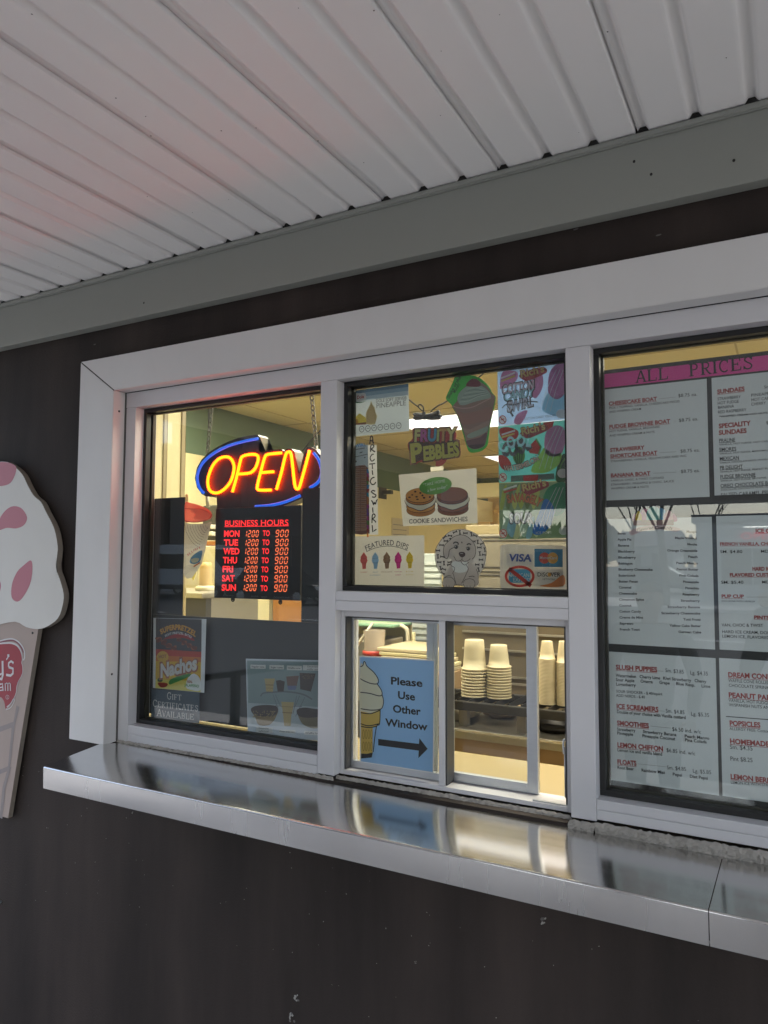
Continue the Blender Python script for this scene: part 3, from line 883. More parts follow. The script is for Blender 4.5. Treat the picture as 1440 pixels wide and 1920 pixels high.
for i, (cx, cy, a) in enumerate(((590, 195, -.4), (690, 200, 1.5), (805, 218, 0), (930, 240, 1.4), (1010, 272, .3), (485, 272, .1), (375, 300, -.7), (400, 380, .0), (500, 362, 1.2), (310, 465, .05), (235, 578, 0), (1062, 400, 1.5), (1150, 435, -.4), (970, 385, .1), (1095, 515, 0), (1210, 560, 1.4), (1105, 640, 1.5), (1195, 668, .1), (235, 700, 1.5), (325, 708, .1), (260, 820, .05), (360, 840, 1.5), (1130, 770, 0), (1160, 900, 1.5), (1050, 870, .05), (290, 945, 1.4), (355, 965, .3), (480, 820, -.2), (470, 870, -.3), (1080, 975, 1.3), (335, 1050, .6))):
    bone(cx, cy, a, .92)
FUR = paper('puppy_fur', (.66, .60, .55), .45)
A.poly('puppy_picture', spline([(500, 360), (600, 280), (720, 258), (830, 280), (920, 340), (1000, 440), (1030, 560), (1010, 690), (960, 780), (900, 800), (940, 860), (1030, 960), (1070, 1080), (1080, 1200), (1000, 1340), (880, 1365), (780, 1300), (740, 1290), (600, 1290), (500, 1360), (390, 1345), (330, 1250), (370, 1140), (440, 1000), (500, 870), (540, 800), (480, 720), (430, 740), (380, 720), (355, 600), (370, 490), (440, 430)], 4, True), 3, FUR)
A.poly('chest_fur', spline([(530, 830), (600, 800), (720, 820), (830, 800), (860, 900), (830, 1010), (700, 1040), (590, 1020), (540, 940)], 4, True), 4, ink('chest_white', .66, .68, .64))
def stroke(pts, px=11, c=False): A.line('ink_line', spline(pts, 5, c), px, 6, PI, c)
stroke([(480, 370), (560, 300), (680, 258), (800, 268), (900, 330), (985, 430), (1025, 560), (1005, 690), (950, 760)])
stroke([(480, 370), (380, 470), (355, 600), (375, 710), (430, 745), (465, 660), (480, 570), (540, 530), (590, 515)], 13)
stroke([(555, 435), (600, 405), (655, 420), (660, 460)], 24); stroke([(840, 460), (880, 438), (930, 455)], 24)
stroke([(730, 395), (742, 430)], 22)
for ex, ey in ((618, 512), (868, 545)):
    A.poly('puppy_picture', ell(ex, ey, 36, 36, 16), 5, PI); A.poly('puppy_picture', ell(ex - 10, ey - 12, 10, 9, 10), 7, WHITE)
    stroke(ell(ex, ey - 4, 46, 40, 14, 0, 190, 350), 9)
A.poly('puppy_picture', spline([(672, 640), (700, 610), (770, 608), (808, 640), (800, 690), (750, 720), (700, 700)], 4, True), 7, ink('nose', .07, .05, .05))
A.poly('puppy_picture', ell(735, 640, 34, 9, 12), 8, ink('nose_shine', .35, .32, .30))
stroke([(740, 720), (735, 765), (680, 795), (625, 790), (580, 720), (570, 690)]); stroke([(735, 765), (790, 805), (860, 790), (910, 745)]); stroke([(720, 790), (730, 830), (800, 880), (880, 820)])
stroke([(540, 1060), (590, 950), (530, 900), (490, 870)]); stroke([(830, 880), (870, 960), (830, 1060), (780, 1170), (730, 1260)]); stroke([(560, 1060), (590, 1180), (620, 1290)])
stroke([(370, 1140), (450, 1100), (520, 1110)]); stroke([(340, 1220), (360, 1160), (450, 1130), (540, 1150), (590, 1220), (580, 1310), (500, 1370), (400, 1355), (340, 1290), (335, 1220)], 10)
stroke([(760, 1250), (810, 1185), (900, 1165), (980, 1190), (1010, 1260), (980, 1340), (880, 1370), (800, 1330), (765, 1270)], 10); stroke([(880, 1120), (960, 1110), (1000, 1130)], 14)
stroke([(1035, 960), (1075, 1080), (1085, 1220), (1050, 1290)]); stroke([(580, 1300), (660, 1292), (750, 1298)])
for lx, ly in ((410, 1290), (470, 1300), (840, 1300), (905, 1305)): stroke([(lx, ly), (lx + 8, ly + 55)], 9)
stroke(spline([(710, 132), (1010, 222), (1215, 480), (1240, 660), (1170, 960), (1090, 1080)], 4), 9); stroke(spline([(710, 132), (450, 212), (215, 500), (182, 700), (220, 920), (330, 1080)], 4), 9)
A.done()

# -- three frozen treat posters in the right of the middle bay
z = Zm(920, 680, 160 / 698, PY - 0.0004)
def treat(label, q, bgc, fn):
    o_ = sheet('ice_pop_poster', label, 'poster', z.P(q), paper('pop_bg_%d' % int(q[0][1]), tuple(c * 1.3 for c in bgc), .5), z.y, 'ice pop posters stacked in the middle pane')
    A_ = Art(o_, z); fn(A_); A_.done()
BADGE = ink('badge_red', .42, .05, .04); PALE = ink('pale_print', .55, .55, .55); LOGOY = ink('logo_gold', .50, .38, .14); LOGOR = ink('logo_maroon', .28, .04, .05)
def common(A_, dy, sx=0):
    A_.poly('logo', spline([(240 + sx, 100 + dy), (340 + sx, 55 + dy), (440 + sx, 40 + dy), (460 + sx, 80 + dy), (380 + sx, 120 + dy), (300 + sx, 150 + dy), (250 + sx, 130 + dy)], 4, True), 5, LOGOR)
    A_.text('logo', "Rich's", (245 + sx, 128 + dy), (446 + sx, 78 + dy), 62, 6, BR, bold=.06); A_.text('logo', "Rich's", (247 + sx, 124 + dy), (444 + sx, 76 + dy), 56, 7, LOGOY, bold=.025)
    A_.poly('round_badge', ell(100 + sx * .3, 468 + dy, 32, 38, 20), 5, ink('badge_pale', .62, .55, .50)); A_.line('round_badge', ell(100 + sx * .3, 468 + dy, 28, 33, 20), 6, 6, BADGE, True); A_.line('round_badge', [(82 + sx * .3, 448 + dy), (118 + sx * .3, 488 + dy)], 7, 6, BADGE); A_.line('round_badge', [(85 + sx * .3, 470 + dy), (112 + sx * .3, 460 + dy)], 8, 6, BADGE)
def shine(A_, dy):
    for k_ in range(3):
        A_.line('ice_pop_picture', [(400 + k_ * 45, 400 + dy), (460 + k_ * 38, 220 + dy), (540 + k_ * 28, 60 + dy)], 4, 8, ink('shine_grey', .42, .45, .47))
def f1(A_):
    A_.poly('candy_cloud', spline([(75, 200), (90, 90), (140, 65), (215, 75), (220, 130), (160, 190), (90, 215)], 4, True), 1, ink('candy_pink', .45, .17, .28))
    A_.poly('candy_cloud#2', spline([(340, 130), (420, 95), (425, 200), (370, 290), (330, 250)], 4, True), 1, ink('candy_pink', .45, .17, .28))
    A_.poly('candy_cloud#3', spline([(190, 490), (220, 420), (300, 390), (280, 450), (240, 505)], 4, True), 1, ink('candy_pink', .45, .17, .28))
    A_.line('lettering', [(85, 128), (200, 82)], 14, 2, PALE); A_.line('lettering', [(88, 152), (200, 108)], 14, 2, ink('yellow_line', .5, .42, .1))
    A_.poly('ice_pop_picture', spline([(470, 200), (480, 90), (530, 20), (600, 10), (612, 160), (600, 260), (540, 300), (480, 260)], 4, True), 2, ink('pop_rose', .36, .13, .24)); A_.poly('ice_pop_picture', spline([(470, 250), (540, 280), (605, 260), (600, 400), (540, 440), (480, 420), (420, 380)], 4, True), 1, ink('pop_teal', .24, .44, .52))
    common(A_, 0); shine(A_, 0)
    for t_, p0, p1, cp, c_ in (('COTTON', (95, 258), (355, 212), 66, ink('ct1', .60, .50, .58)), ('CANDY', (110, 312), (350, 275), 62, ink('ct2', .33, .58, .66)), ('SWIRL', (140, 402), (345, 352), 74, ink('ct3', .50, .52, .62))):
        A_.text('lettering', t_, (p0[0] - 5, p0[1] + 5), (p1[0] + 7, p1[1] + 4), cp + 10, 3, DG, bold=.06, shear=.1); A_.text('lettering', t_, p0, p1, cp, 4, c_, bold=.03, shear=.1)
    A_.line('lettering', spline([(95, 372), (130, 340), (180, 345), (300, 320), (385, 322)], 4), 9, 4, DG); A_.line('lettering', [(180, 380), (165, 410), (185, 440)], 16, 4, DG)
    A_.text('lettering', 'COTTON CANDY ICE POPS', (275, 470), (530, 440), 18, 2, MG); A_.poly('price_dot', ell(580, 420, 44, 38, 22), 6, WHITE)
treat('pastel blue and pink ice pop poster, topmost of its column', [(55, 72), (612, -5), (618, 465), (62, 520)], (.36, .46, .60), f1)
def f2(A_):
    wr, wg, wd_ = ink('melon_red', .42, .035, .025), ink('melon_green', .08, .20, .04), ink('melon_dark', .02, .07, .02)
    A_.poly('melon_picture', spline([(75, 540), (150, 530), (225, 560), (210, 620), (120, 640), (80, 600)], 4, True), 1, wr)
    A_.poly('melon_picture', spline([(65, 760), (130, 770), (170, 840), (120, 880), (75, 840)], 4, True), 1, wr); A_.poly('melon_picture', [(300, 700), (370, 625), (410, 690), (390, 750), (320, 740)], 1, wr); A_.line('melon_picture', [(370, 622), (412, 690), (392, 755)], 14, 2, wg)
    A_.poly('melon_picture', [(430, 490), (520, 480), (500, 540), (440, 560)], 1, wr)
    A_.poly('melon_picture', ell(232, 760, 50, 72, 24), 3, wg)
    for k_ in (-32, -14, 6, 26): A_.line('melon_picture', spline([(232 + k_ * .6, 692), (232 + k_, 760), (232 + k_ * .6, 828)], 4), 9, 4, wd_)
    A_.line('lettering', [(90, 590), (200, 555)], 14, 2, PALE); A_.line('lettering', [(90, 612), (195, 580)], 14, 2, ink('yellow_line', .5, .42, .1))
    A_.poly('ice_pop_picture', spline([(440, 640), (460, 560), (530, 515), (590, 530), (612, 600), (590, 730), (520, 770), (450, 740)], 4, True), 2, ink('pop_pink', .45, .16, .30)); A_.poly('ice_pop_picture', spline([(330, 880), (420, 720), (440, 700), (520, 750), (580, 740), (560, 830), (480, 890), (400, 905)], 4, True), 2, ink('pop_lime', .26, .40, .07))
    A_.poly('melon_picture', spline([(530, 960), (560, 800), (612, 750), (618, 960)], 4, True), 1, wd_); A_.line('melon_picture', spline([(560, 930), (575, 840), (612, 780)], 4), 12, 2, wg)
    common(A_, 470, 8); shine(A_, 470)
    A_.text('lettering', 'COOL', (85, 752), (335, 690), 100, 4, DG, bold=.07, arc=-z.w(-30)); A_.text('lettering', 'COOL', (90, 746), (330, 690), 90, 5, ink('cool_blue', .34, .55, .62), bold=.04, arc=z.w(30))
    A_.text('lettering', 'WATERMELON', (105, 885), (402, 792), 44, 5, DG, bold=.06, arc=-z.w(28)); A_.text('lettering', 'WATERMELON', (108, 882), (400, 790), 38, 6, ink('wm_pink', .62, .38, .30), bold=.02, arc=-z.w(28))
    A_.poly('photo_strip', [(165, 925), (520, 905), (525, 955), (165, 975)], 1, ink('strip_dark', .10, .12, .10)); A_.poly('photo_strip', [(265, 925), (390, 915), (385, 968), (270, 970)], 2, wr)
    A_.poly('price_dot', ell(590, 906, 44, 38, 22), 6, WHITE)
treat('watermelon ice pop poster with a pink and lime pop, middle of its column', [(62, 522), (618, 467), (622, 965), (68, 984)], (.16, .40, .40), f2)
def f3(A_):
    for k_ in range(6):
        A_.poly('jungle_print', spline([(75 + k_ * 50, 1180 - k_ * 20), (100 + k_ * 60, 1040 - k_ * 10), (130 + k_ * 55, 1000), (120 + k_ * 55, 1100), (100 + k_ * 50, 1200)], 4, True), 1 + k_ % 2, ink('jungle%d' % (k_ % 3), *((.30, .34, .05), (.09, .13, .04), (.38, .40, .10))[k_ % 3]))
        A_.poly('jungle_print', spline([(80 + k_ * 52, 1420 - (k_ % 2) * 60), (120 + k_ * 55, 1260), (160 + k_ * 50, 1300), (130 + k_ * 50, 1430)], 4, True), 1 + k_ % 2, ink('frost%d' % (k_ % 3), *((.30, .42, .30), (.22, .40, .46), (.45, .48, .24))[k_ % 3]))
    A_.line('lettering', [(105, 1040), (215, 1005)], 14, 3, PALE); A_.line('lettering', [(108, 1062), (215, 1030)], 14, 3, BADGE)
    A_.poly('ice_pop_picture', spline([(345, 1360), (400, 1220), (440, 1120), (480, 1130), (520, 1200), (500, 1320), (420, 1400), (360, 1405)], 4, True), 4, ink('pop_blue', .02, .14, .42)); A_.poly('ice_pop_picture', spline([(430, 1130), (460, 1040), (530, 990), (612, 990), (618, 1180), (560, 1250), (500, 1240)], 4, True), 3, ink('pop_green', .02, .20, .09))
    common(A_, 930, 16); shine(A_, 960)
    A_.text('lettering', 'SAVAGELY', (140, 1150), (400, 1180), 66, 4, BR, bold=.07, arc=z.w(26)); A_.text('lettering', 'SAVAGELY', (143, 1147), (398, 1177), 58, 5, ink('savage_orange', .50, .14, .05), bold=.03, arc=z.w(26))
    A_.text('lettering', 'SOUR', (155, 1315), (345, 1310), 82, 4, DG, bold=.07); A_.text('lettering', 'SOUR', (159, 1312), (341, 1307), 74, 5, PALE, bold=.03)
    A_.text('lettering', 'ICE POPS', (370, 1402), (500, 1396), 18, 5, PALE)
    A_.poly('price_dot', ell(595, 1375, 36, 36, 22), 6, ink('dim_white', .5, .52, .5))
treat('dark green and blue sour ice pop poster, lowest of its column', [(68, 987), (622, 967), (628, 1432), (72, 1446)], (.17, .23, .15), f3)

# -- payment card sticker
q = z.P(spline([(78, 1530), (95, 1492), (150, 1484), (350, 1492), (560, 1496), (618, 1505), (635, 1545), (632, 1700), (632, 1820), (600, 1862), (350, 1856), (120, 1850), (85, 1835), (76, 1790), (77, 1660)], 3, True))
o = sheet('card_sticker', 'rounded white sticker showing four payment card marks', 'sticker', q, paper('cream_sticker', (.66, .62, .54), .3), z.y)
A = Art(o, z)
A.poly('card_mark#1', [(125, 1560), (345, 1566), (345, 1668), (125, 1662)], 1, ink('card_grey', .50, .47, .43)); A.text('card_mark#1', 'VISA', (150, 1622), (330, 1626), 56, 2, ink('card_navy', .05, .08, .24), bold=.035, shear=.12)
A.poly('card_mark#2', [(358, 1522), (590, 1526), (590, 1672), (358, 1670)], 1, ink('card_blue', .05, .17, .28)); A.poly('card_mark#2', ell(440, 1598, 44, 46, 24), 2, ink('card_red', .48, .08, .05)); A.poly('card_mark#2', ell(508, 1598, 44, 46, 24), 3, ink('card_orange', .60, .30, .06)); A.text('card_mark#2', 'MasterCard', (402, 1606), (544, 1608), 22, 4, WHITE, bold=.02)
A.poly('card_mark#3', [(150, 1690), (325, 1690), (325, 1800), (150, 1800)], 1, ink('card_teal', .08, .28, .42)); A.text('card_mark#3', 'AMERICAN', (145, 1752), (318, 1754), 30, 2, WHITE, bold=.01); A.text('card_mark#3', 'EXPRESS', (182, 1790), (330, 1792), 30, 2, WHITE, bold=.01)
RB = ink('bar_red', .45, .05, .035)
A.line('card_mark#3', ell(238, 1748, 112, 78, 40), 20, 3, RB, True); A.line('card_mark#3', [(150, 1684), (330, 1826)], 30, 3, RB)
A.poly('card_mark#4', [(362, 1690), (594, 1692), (594, 1828), (362, 1826)], 1, ink('card_grey', .50, .47, .43)); A.poly('card_mark#4', spline([(400, 1828), (500, 1800), (594, 1735), (594, 1828)], 4, True), 2, ink('card_peach', .58, .20, .05)); A.text('card_mark#4', 'DISC VER', (382, 1748), (570, 1750), 32, 3, K, bold=.012); A.poly('card_mark#4', ell(482, 1734, 15, 17, 16), 4, ink('card_orange', .60, .30, .06)); A.text('card_mark#4', 'NETWORK', (425, 1778), (528, 1780), 15, 3, DG)
A.done()

# ------------------------------------------------------------------ left bay: black boards, posters
M_BOARD = mat('matt_black_board', (0.016, 0.017, 0.018), 0.42, noise=0.1)
def board(name, lab, x0, x1, z0, z1, y=0.1006):
    bb = MB(); bb.box(x0, x1, y, y + .004, z0, z1, M_BOARD); return tag(bb.build(name), lab, 'board', 'black boards behind the left pane')
board('black_board', 'tall narrow black board against the left edge of the left pane', -1.80, -1.634, 1.4265, 1.7920)
board('black_board', 'wide black board closing off the lower part of the left pane', -1.80, -1.060, 1.1170, 1.4260)
board('black_board', 'black board beside the mullion right of the lit hours sign', -1.190, -1.060, 1.4265, 1.7990)
b = MB(); b.box(-1.6338, -1.6275, 0.1006, 0.1066, 1.4262, 1.80, mat('cream_edge', (.80, .70, .45), .6, trans=.7)); tag(b.build('board_edging'), 'thin cream strip along the inner edge of the left black board', 'strip')

z = Zm(270, 1150, 130 / 1135, PY)
o = sheet('nacho_poster', 'red and yellow nachos poster on the black board', 'poster', z.P([(155, 75), (1020, 95), (985, 1300), (145, 1220)]), paper('poster_white', (.60, .62, .66), .1))
A = Art(o, z)
A.poly('picture', [(195, 80), (945, 98), (940, 630), (195, 585)], 1, ink('nacho_dark', .055, .05, .052))
A.poly('picture', [(195, 585), (940, 630), (938, 720), (194, 690)], 1, ink('nacho_red', .36, .045, .025)); A.poly('picture', [(194, 690), (938, 720), (935, 800), (193, 780)], 1, ink('nacho_orange', .44, .14, .025)); A.poly('picture', [(193, 780), (935, 800), (928, 1110), (190, 1080)], 1, ink('nacho_gold', .50, .32, .02)); A.poly('picture', [(190, 1080), (928, 1110), (925, 1290), (186, 1222)], 1, ink('nacho_lemon', .56, .50, .14))
rr = random.Random(8)
for i in range(26):
    cx, cy = 240 + (i * 83) % 660, 430 + (i % 4) * 48 + rr.uniform(-12, 12)
    A.poly('pretzel_picture', ell(cx, cy, rr.uniform(38, 60), rr.uniform(24, 36), 12, rr.uniform(-.9, .9)), 2 + i % 3, ink('pretzel%d' % (i % 3), *((.17, .05, .03), (.26, .09, .045), (.12, .035, .025))[i % 3]))
A.poly('banner', spline([(330, 420), (480, 350), (640, 335), (780, 380), (830, 450), (640, 400), (460, 410)], 4, True), 6, ink('banner_red', .28, .03, .03))
A.text('lettering', 'SUPERPRETZEL', (285, 345), (845, 385), 78, 7, OR, bold=.05, arc=z.w(95)); A.text('lettering', 'SOFT PRETZEL BITES', (355, 388), (785, 410), 36, 8, PALE, bold=.015, arc=z.w(58))
A.poly('round_badge', ell(310, 710, 95, 92, 26), 3, ink('nacho_badge', .48, .30, .04)); A.text('round_badge', 'HOT', (245, 735), (375, 725), 50, 4, BR, bold=.03)
A.text('lettering', 'Nachos', (262, 1060), (880, 920), 225, 5, BR, bold=.10, shear=.22); A.text('lettering', 'Nachos', (272, 1048), (872, 910), 205, 6, WHITE, bold=.045, shear=.22)
A.poly('pepper_picture', spline([(420, 1100), (500, 1050), (640, 1010), (760, 985), (750, 1030), (620, 1090), (500, 1140), (420, 1165)], 4, True), 4, ink('pepper_green', .05, .22, .05)); A.poly('pepper_picture', spline([(230, 1140), (300, 1130), (390, 1150), (370, 1200), (280, 1210)], 4, True), 4, ink('pepper_red', .25, .03, .02)); A.poly('pepper_picture', spline([(240, 1060), (310, 1080), (290, 1120), (230, 1110)], 4, True), 4, ink('pepper_dark', .04, .08, .02))
A.poly('photo_patch', spline([(690, 1200), (720, 1060), (800, 990), (870, 1010), (925, 1090), (922, 1260), (760, 1250)], 4, True), 3, ink('patch_white', .60, .62, .66)); A.text('photo_patch', 'REAL', (715, 1135), (800, 1140), 40, 5, BR, bold=.03); A.text('photo_patch', 'JALAPEÑO', (670, 1190), (905, 1215), 42, 5, ink('pepper_green', .05, .22, .05), bold=.02)
A.done()

# serif capitals drawn as thick and thin strokes
def serif(B, ch, ox, oz, w, h, y, m, tx, tz):
    """one serif capital in the box (ox, oz, w, h); tx, tz = baseline direction"""
    T_, t_ = 0.20, 0.11
    S = []
    def st(pts, k_=T_): S.append(([(p[0], p[1]) for p in pts], k_))
    def sf(x, zz_, l=.2): S.append(([(x - l, zz_), (x + l, zz_)], .085))
    if ch in 'LIFTEPRB':
        x = .5 if ch in 'IT' else .24
        st([(x, 0), (x, 1)]); sf(x, .025); 
        if ch != 'T': sf(x, .975)
    if ch == 'L': st([(.24, .03), (.86, .03)], .105); st([(.86, 0), (.90, .26)], .09)
    if ch in 'EF':
        st([(.2, .97), (.86, .97)], .105); st([(.84, .97), (.86, .74)], .09); st([(.24, .52), (.66, .52)], .105); st([(.66, .40), (.66, .64)], .09)
        if ch == 'E': st([(.2, .03), (.90, .03)], .105); st([(.88, .03), (.93, .28)], .09)
    if ch == 'T': st([(.04, .97), (.96, .97)], .105); st([(.06, .98), (.03, .74)], .09); st([(.94, .98), (.97, .74)], .09)
    if ch in 'PRB':
        st([(.24, .97), (.52, .97)], .105); st(ell(.52, .74, .26, .23, 10, 0, 90, -90), .13); st([(.24, .51), (.52, .51)], .105)
        if ch == 'R': st([(.48, .51), (.72, .16), (.90, .02)], .15); sf(.92, .025, .1)
        if ch == 'B': st(ell(.52, .26, .32, .245, 10, 0, 90, -90), .14); st([(.24, .025), (.54, .025)], .105)
    if ch in 'CG':
        st(ell(.54, .5, .40, .47, 18, 0, 48, 312), .14); st([(.82, .70), (.84, .98)], .09)
        if ch == 'G': st([(.80, .42), (.80, .10)], .14); sf(.80, .43, .16)
    if ch == 'S': st(spline([(.80, .78), (.68, .93), (.48, .97), (.28, .88), (.26, .70), (.46, .55), (.68, .43), (.80, .26), (.70, .08), (.48, .03), (.28, .08), (.16, .24)], 4), .13); st([(.82, .72), (.83, .98)], .09); st([(.14, .02), (.15, .30)], .09)
    if ch == 'A': st([(.10, .03), (.48, 1)], .11); st([(.50, 1), (.86, .03)], .17); st([(.24, .34), (.70, .34)], .105); sf(.10, .025, .14); sf(.86, .025, .17)
    if ch == 'V': st([(.14, 1), (.50, 0)], .17); st([(.52, 0), (.88, 1)], .11); sf(.14, .975, .17); sf(.88, .975, .14)
    for pts, k_ in S:
        out = [(ox + px * w * tx - pz * h * tz, oz + px * w * tz + pz * h * tx) for px, pz in pts]
        B.ribbon(out, k_ * min(w, h * .8), y, m)
def serif_line(A_, part, s_, a, b_, cap, lay, m, big=1.0):
    """small capitals with larger first letters where 'big' > 1"""
    zz_ = A_.z
    p0, p1 = Vector(zz_.p(*a)), Vector(zz_.p(*b_))
    c = zz_.p(a[0], a[1] - cap)
    h = abs(c[1] - p0.y)
    d = p1 - p0; L = d.length; d = d / L
    wd = [(.55 if ch == 'I' else .62 if ch == ' ' else 1.0) * (big if i == 0 else 1) for i, ch in enumerate(s_)]
    u = L / sum(wd)
    cur = 0
    for i, ch in enumerate(s_):
        w = wd[i] * u
        if ch != ' ':
            ww = u * (big if i == 0 else 1) if ch == 'I' else w
            q_ = p0 + d * (cur + (w - ww) / 2 + .02 * u)
            serif(A_.b(part), ch, q_.x, q_.y, ww * .96, h * (big if i == 0 else 1), zz_.y - LAY * lay, m, d.x, d.y)
        cur += w

o = sheet('gift_sign', 'dark blue sign lettered in white serif about gift certificates', 'sign', z.P([(120, 1245), (905, 1290), (900, 1800), (110, 1745)]), ink('slate_blue_card', .035, .060, .085), PY + 0.001)
z = Zm(270, 1150, 130 / 1135, PY + 0.001)
A = Art(o, z)
GW = mat('gift_white', (.62, .62, .62), .6)
serif_line(A, 'lettering', 'GIFT', (372, 1405), (615, 1425), 88, 1, GW, 1.3)
serif_line(A, 'lettering', 'CERTIFICATES', (140, 1525), (895, 1605), 92, 1, GW, 1.25)
serif_line(A, 'lettering', 'AVAILABLE', (210, 1675), (820, 1745), 92, 1, GW, 1.25)
A.done()

z = Zm(450, 1220, 1 / 9, PY)
o = sheet('cone_choice_poster', 'pale photo poster of wafer cones on a wire rack beside the left mullion', 'poster', z.P([(98, 135), (1500, 165), (1510, 1540), (130, 1400)]), paper('cone_poster_white', (.55, .60, .68), .05))
A = Art(o, z)
A.poly('picture', [(120, 165), (1480, 190), (1490, 1330), (140, 1240)], 1, ink('cone_bg', .20, .26, .27)); A.poly('picture', [(140, 880), (1485, 960), (1490, 1330), (142, 1240)], 2, ink('cone_table', .36, .41, .45))
for t_, x0_, x1_, y0_, y1_ in (('Regular cone', 180, 435, 235, 300), ('Sugar cone', 500, 745, 240, 310), ('Waffle cone', 795, 1045, 250, 325)):
    A.poly('caption', [(x0_, y0_), (x1_, y0_ + 5), (x1_, y1_ + 6), (x0_, y1_)], 3, PALE); A.text('caption', t_, (x0_ + 20, y1_ - 18), (x1_ - 20, y1_ - 13), 30, 4, DG, bold=.01)
A.poly('caption', [(1065, 240), (1360, 250), (1360, 340), (1065, 330)], 3, PALE); A.text('caption', 'Decorative', (1140, 278), (1345, 284), 28, 4, DG); A.text('caption', 'waffle cone', (1130, 325), (1345, 331), 28, 4, DG)
A.poly('caption', [(275, 1280), (555, 1295), (555, 1395), (275, 1385)], 3, PALE); A.text('caption', 'Decorative', (320, 1318), (490, 1325), 28, 4, DG); A.text('caption', 'waffle bowl', (315, 1368), (490, 1378), 28, 4, DG)
A.poly('caption', [(665, 1330), (940, 1340), (940, 1400), (665, 1388)], 3, PALE); A.text('caption', 'Gluten free cone', (670, 1372), (930, 1386), 28, 4, DG); A.poly('caption', [(1085, 1350), (1400, 1360), (1400, 1430), (1085, 1418)], 3, PALE); A.text('caption', 'Waffle bowl', (1105, 1400), (1390, 1412), 30, 4, DG)
wf, wfd, ch_, chd, mt = ink('wafer', .40, .31, .15), ink('wafer_dark', .22, .16, .08), ink('choc', .06, .045, .04), ink('choc_dark', .05, .04, .04), ink('rack_wire', .13, .14, .16)
A.poly('cone_picture#1', [(415, 470), (595, 470), (570, 570), (560, 690), (445, 690), (435, 570)], 4, wf); A.line('cone_picture#1', [(432, 575), (572, 580)], 14, 5, wfd); A.line('cone_picture#1', [(440, 630), (565, 632)], 8, 5, wfd)
A.poly('cone_picture#2', [(610, 505), (680, 495), (760, 520), (740, 690), (640, 690)], 4, ch_)
A.poly('cone_picture#3', [(785, 435), (1000, 420), (950, 640), (810, 640)], 4, ink('choc_red', .16, .10, .085)); A.poly('cone_picture#3', [(800, 590), (960, 590), (940, 660), (820, 660)], 5, ink('choc_blue', .14, .16, .28))
A.poly('cone_picture#4', [(1010, 375), (1280, 385), (1200, 690), (1020, 650)], 4, ch_)
rr = random.Random(4)
for i in range(40): A.poly('cone_picture#4', ell(1020 + rr.random() * 235, 390 + rr.random() * 85, 9, 6, 6, rr.random() * 3), 5, wfd if i % 2 else chd)
A.line('wire_rack', spline([(350, 770), (400, 715), (560, 700), (750, 690), (950, 710), (1100, 750), (1220, 820)], 5), 26, 3, mt)
for xs in (((560, 740), (640, 960)), ((600, 740), (690, 940)), ((960, 760), (900, 1060)), ((1100, 780), (940, 1110)), ((1010, 760), (930, 950)), ((590, 930), (1050, 940))): A.line('wire_rack', list(xs), 10, 3, mt)
A.poly('cone_picture#5', [(700, 860), (915, 870), (890, 1020), (870, 1090), (860, 1270), (750, 1265), (730, 1050)], 5, wf); A.line('cone_picture#5', [(720, 1040), (890, 1050)], 16, 6, wfd); A.line('cone_picture#5', [(705, 940), (905, 950)], 9, 6, wfd)
A.poly('bowl_picture#1', spline([(190, 1000), (260, 940), (420, 915), (600, 930), (650, 1000), (610, 1120), (560, 1200), (480, 1255), (320, 1250), (260, 1120)], 5, True), 5, wfd); A.poly('bowl_picture#1', spline([(190, 990), (260, 935), (420, 915), (600, 930), (648, 990), (600, 1080), (420, 1110), (250, 1080)], 5, True), 6, ch_)
for i in range(70): A.poly('bowl_picture#1', ell(230 + rr.random() * 380, 1010 + rr.random() * 110, 12, 6, 6, rr.random() * 3), 7, wf if i % 3 else chd)
A.poly('bowl_picture#2', spline([(970, 1010), (1080, 965), (1250, 980), (1400, 1020), (1400, 1250), (1260, 1310), (1080, 1250), (1000, 1130)], 5, True), 5, ink('bowl_tan', .17, .14, .085)); A.poly('bowl_picture#2', spline([(965, 1000), (1080, 958), (1250, 978), (1400, 1010), (1400, 1100), (1150, 1130), (1000, 1100)], 5, True), 6, ch_)
A.done()

# -- paper cone with a red top, between board and hours sign
z = Zm(320, 900, 0.125, 0.0935)
o = sheet('snow_cone_cutout', 'cut-out paper snow cone with a red top and lined cup', 'poster', z.P([(216, 640), (300, 655), (420, 660), (540, 650), (612, 625), (520, 1030), (470, 1250), (400, 1350), (320, 1470), (240, 1480), (190, 1400)]), paper('cone_card', (.70, .66, .56), .6), z.y)
A = Art(o, z)
A.poly('red_top', spline([(216, 350), (300, 345), (420, 375), (560, 435), (622, 510), (610, 570), (540, 610), (420, 632), (300, 632), (216, 612)], 5, True), 1, paper('snow_red', (.85, .20, .13), .6)); A.poly('red_top', spline([(300, 450), (430, 440), (560, 490), (590, 545), (500, 595), (340, 600), (380, 520)], 5, True), 2, paper('snow_pink', (.88, .42, .28), .6)); A.line('red_top', spline([(216, 430), (330, 435), (450, 438), (560, 480)], 5), 10, 3, RED); A.line('red_top', spline([(216, 615), (340, 632), (480, 620), (590, 575), (620, 510)], 5), 14, 3, RED)
for i in range(9):
    k_ = i * 62
    A.line('cup_lines', spline([(215 + k_ * .62, 668 + (i > 6) * 5), (235 + k_ * .60, 780 - k_ * .15), (330 + k_ * .45, 940 - k_ * .42), (min(560, 430 + k_ * .26), 1010 - k_ * .62)], 5), 5, 1, DG)
for i in range(30): A.line('cup_lines', [(215, 690 + i * 11.5), (600 - i * 4.2, 690 + i * 11.5)], 2.0, 1, MG)
for i in range(5): A.line('cup_lines', spline([(200, 1320 + i * 32), (280, 1280 + i * 22), (400, 1310 + i * 14)], 4), 4, 1, MG)
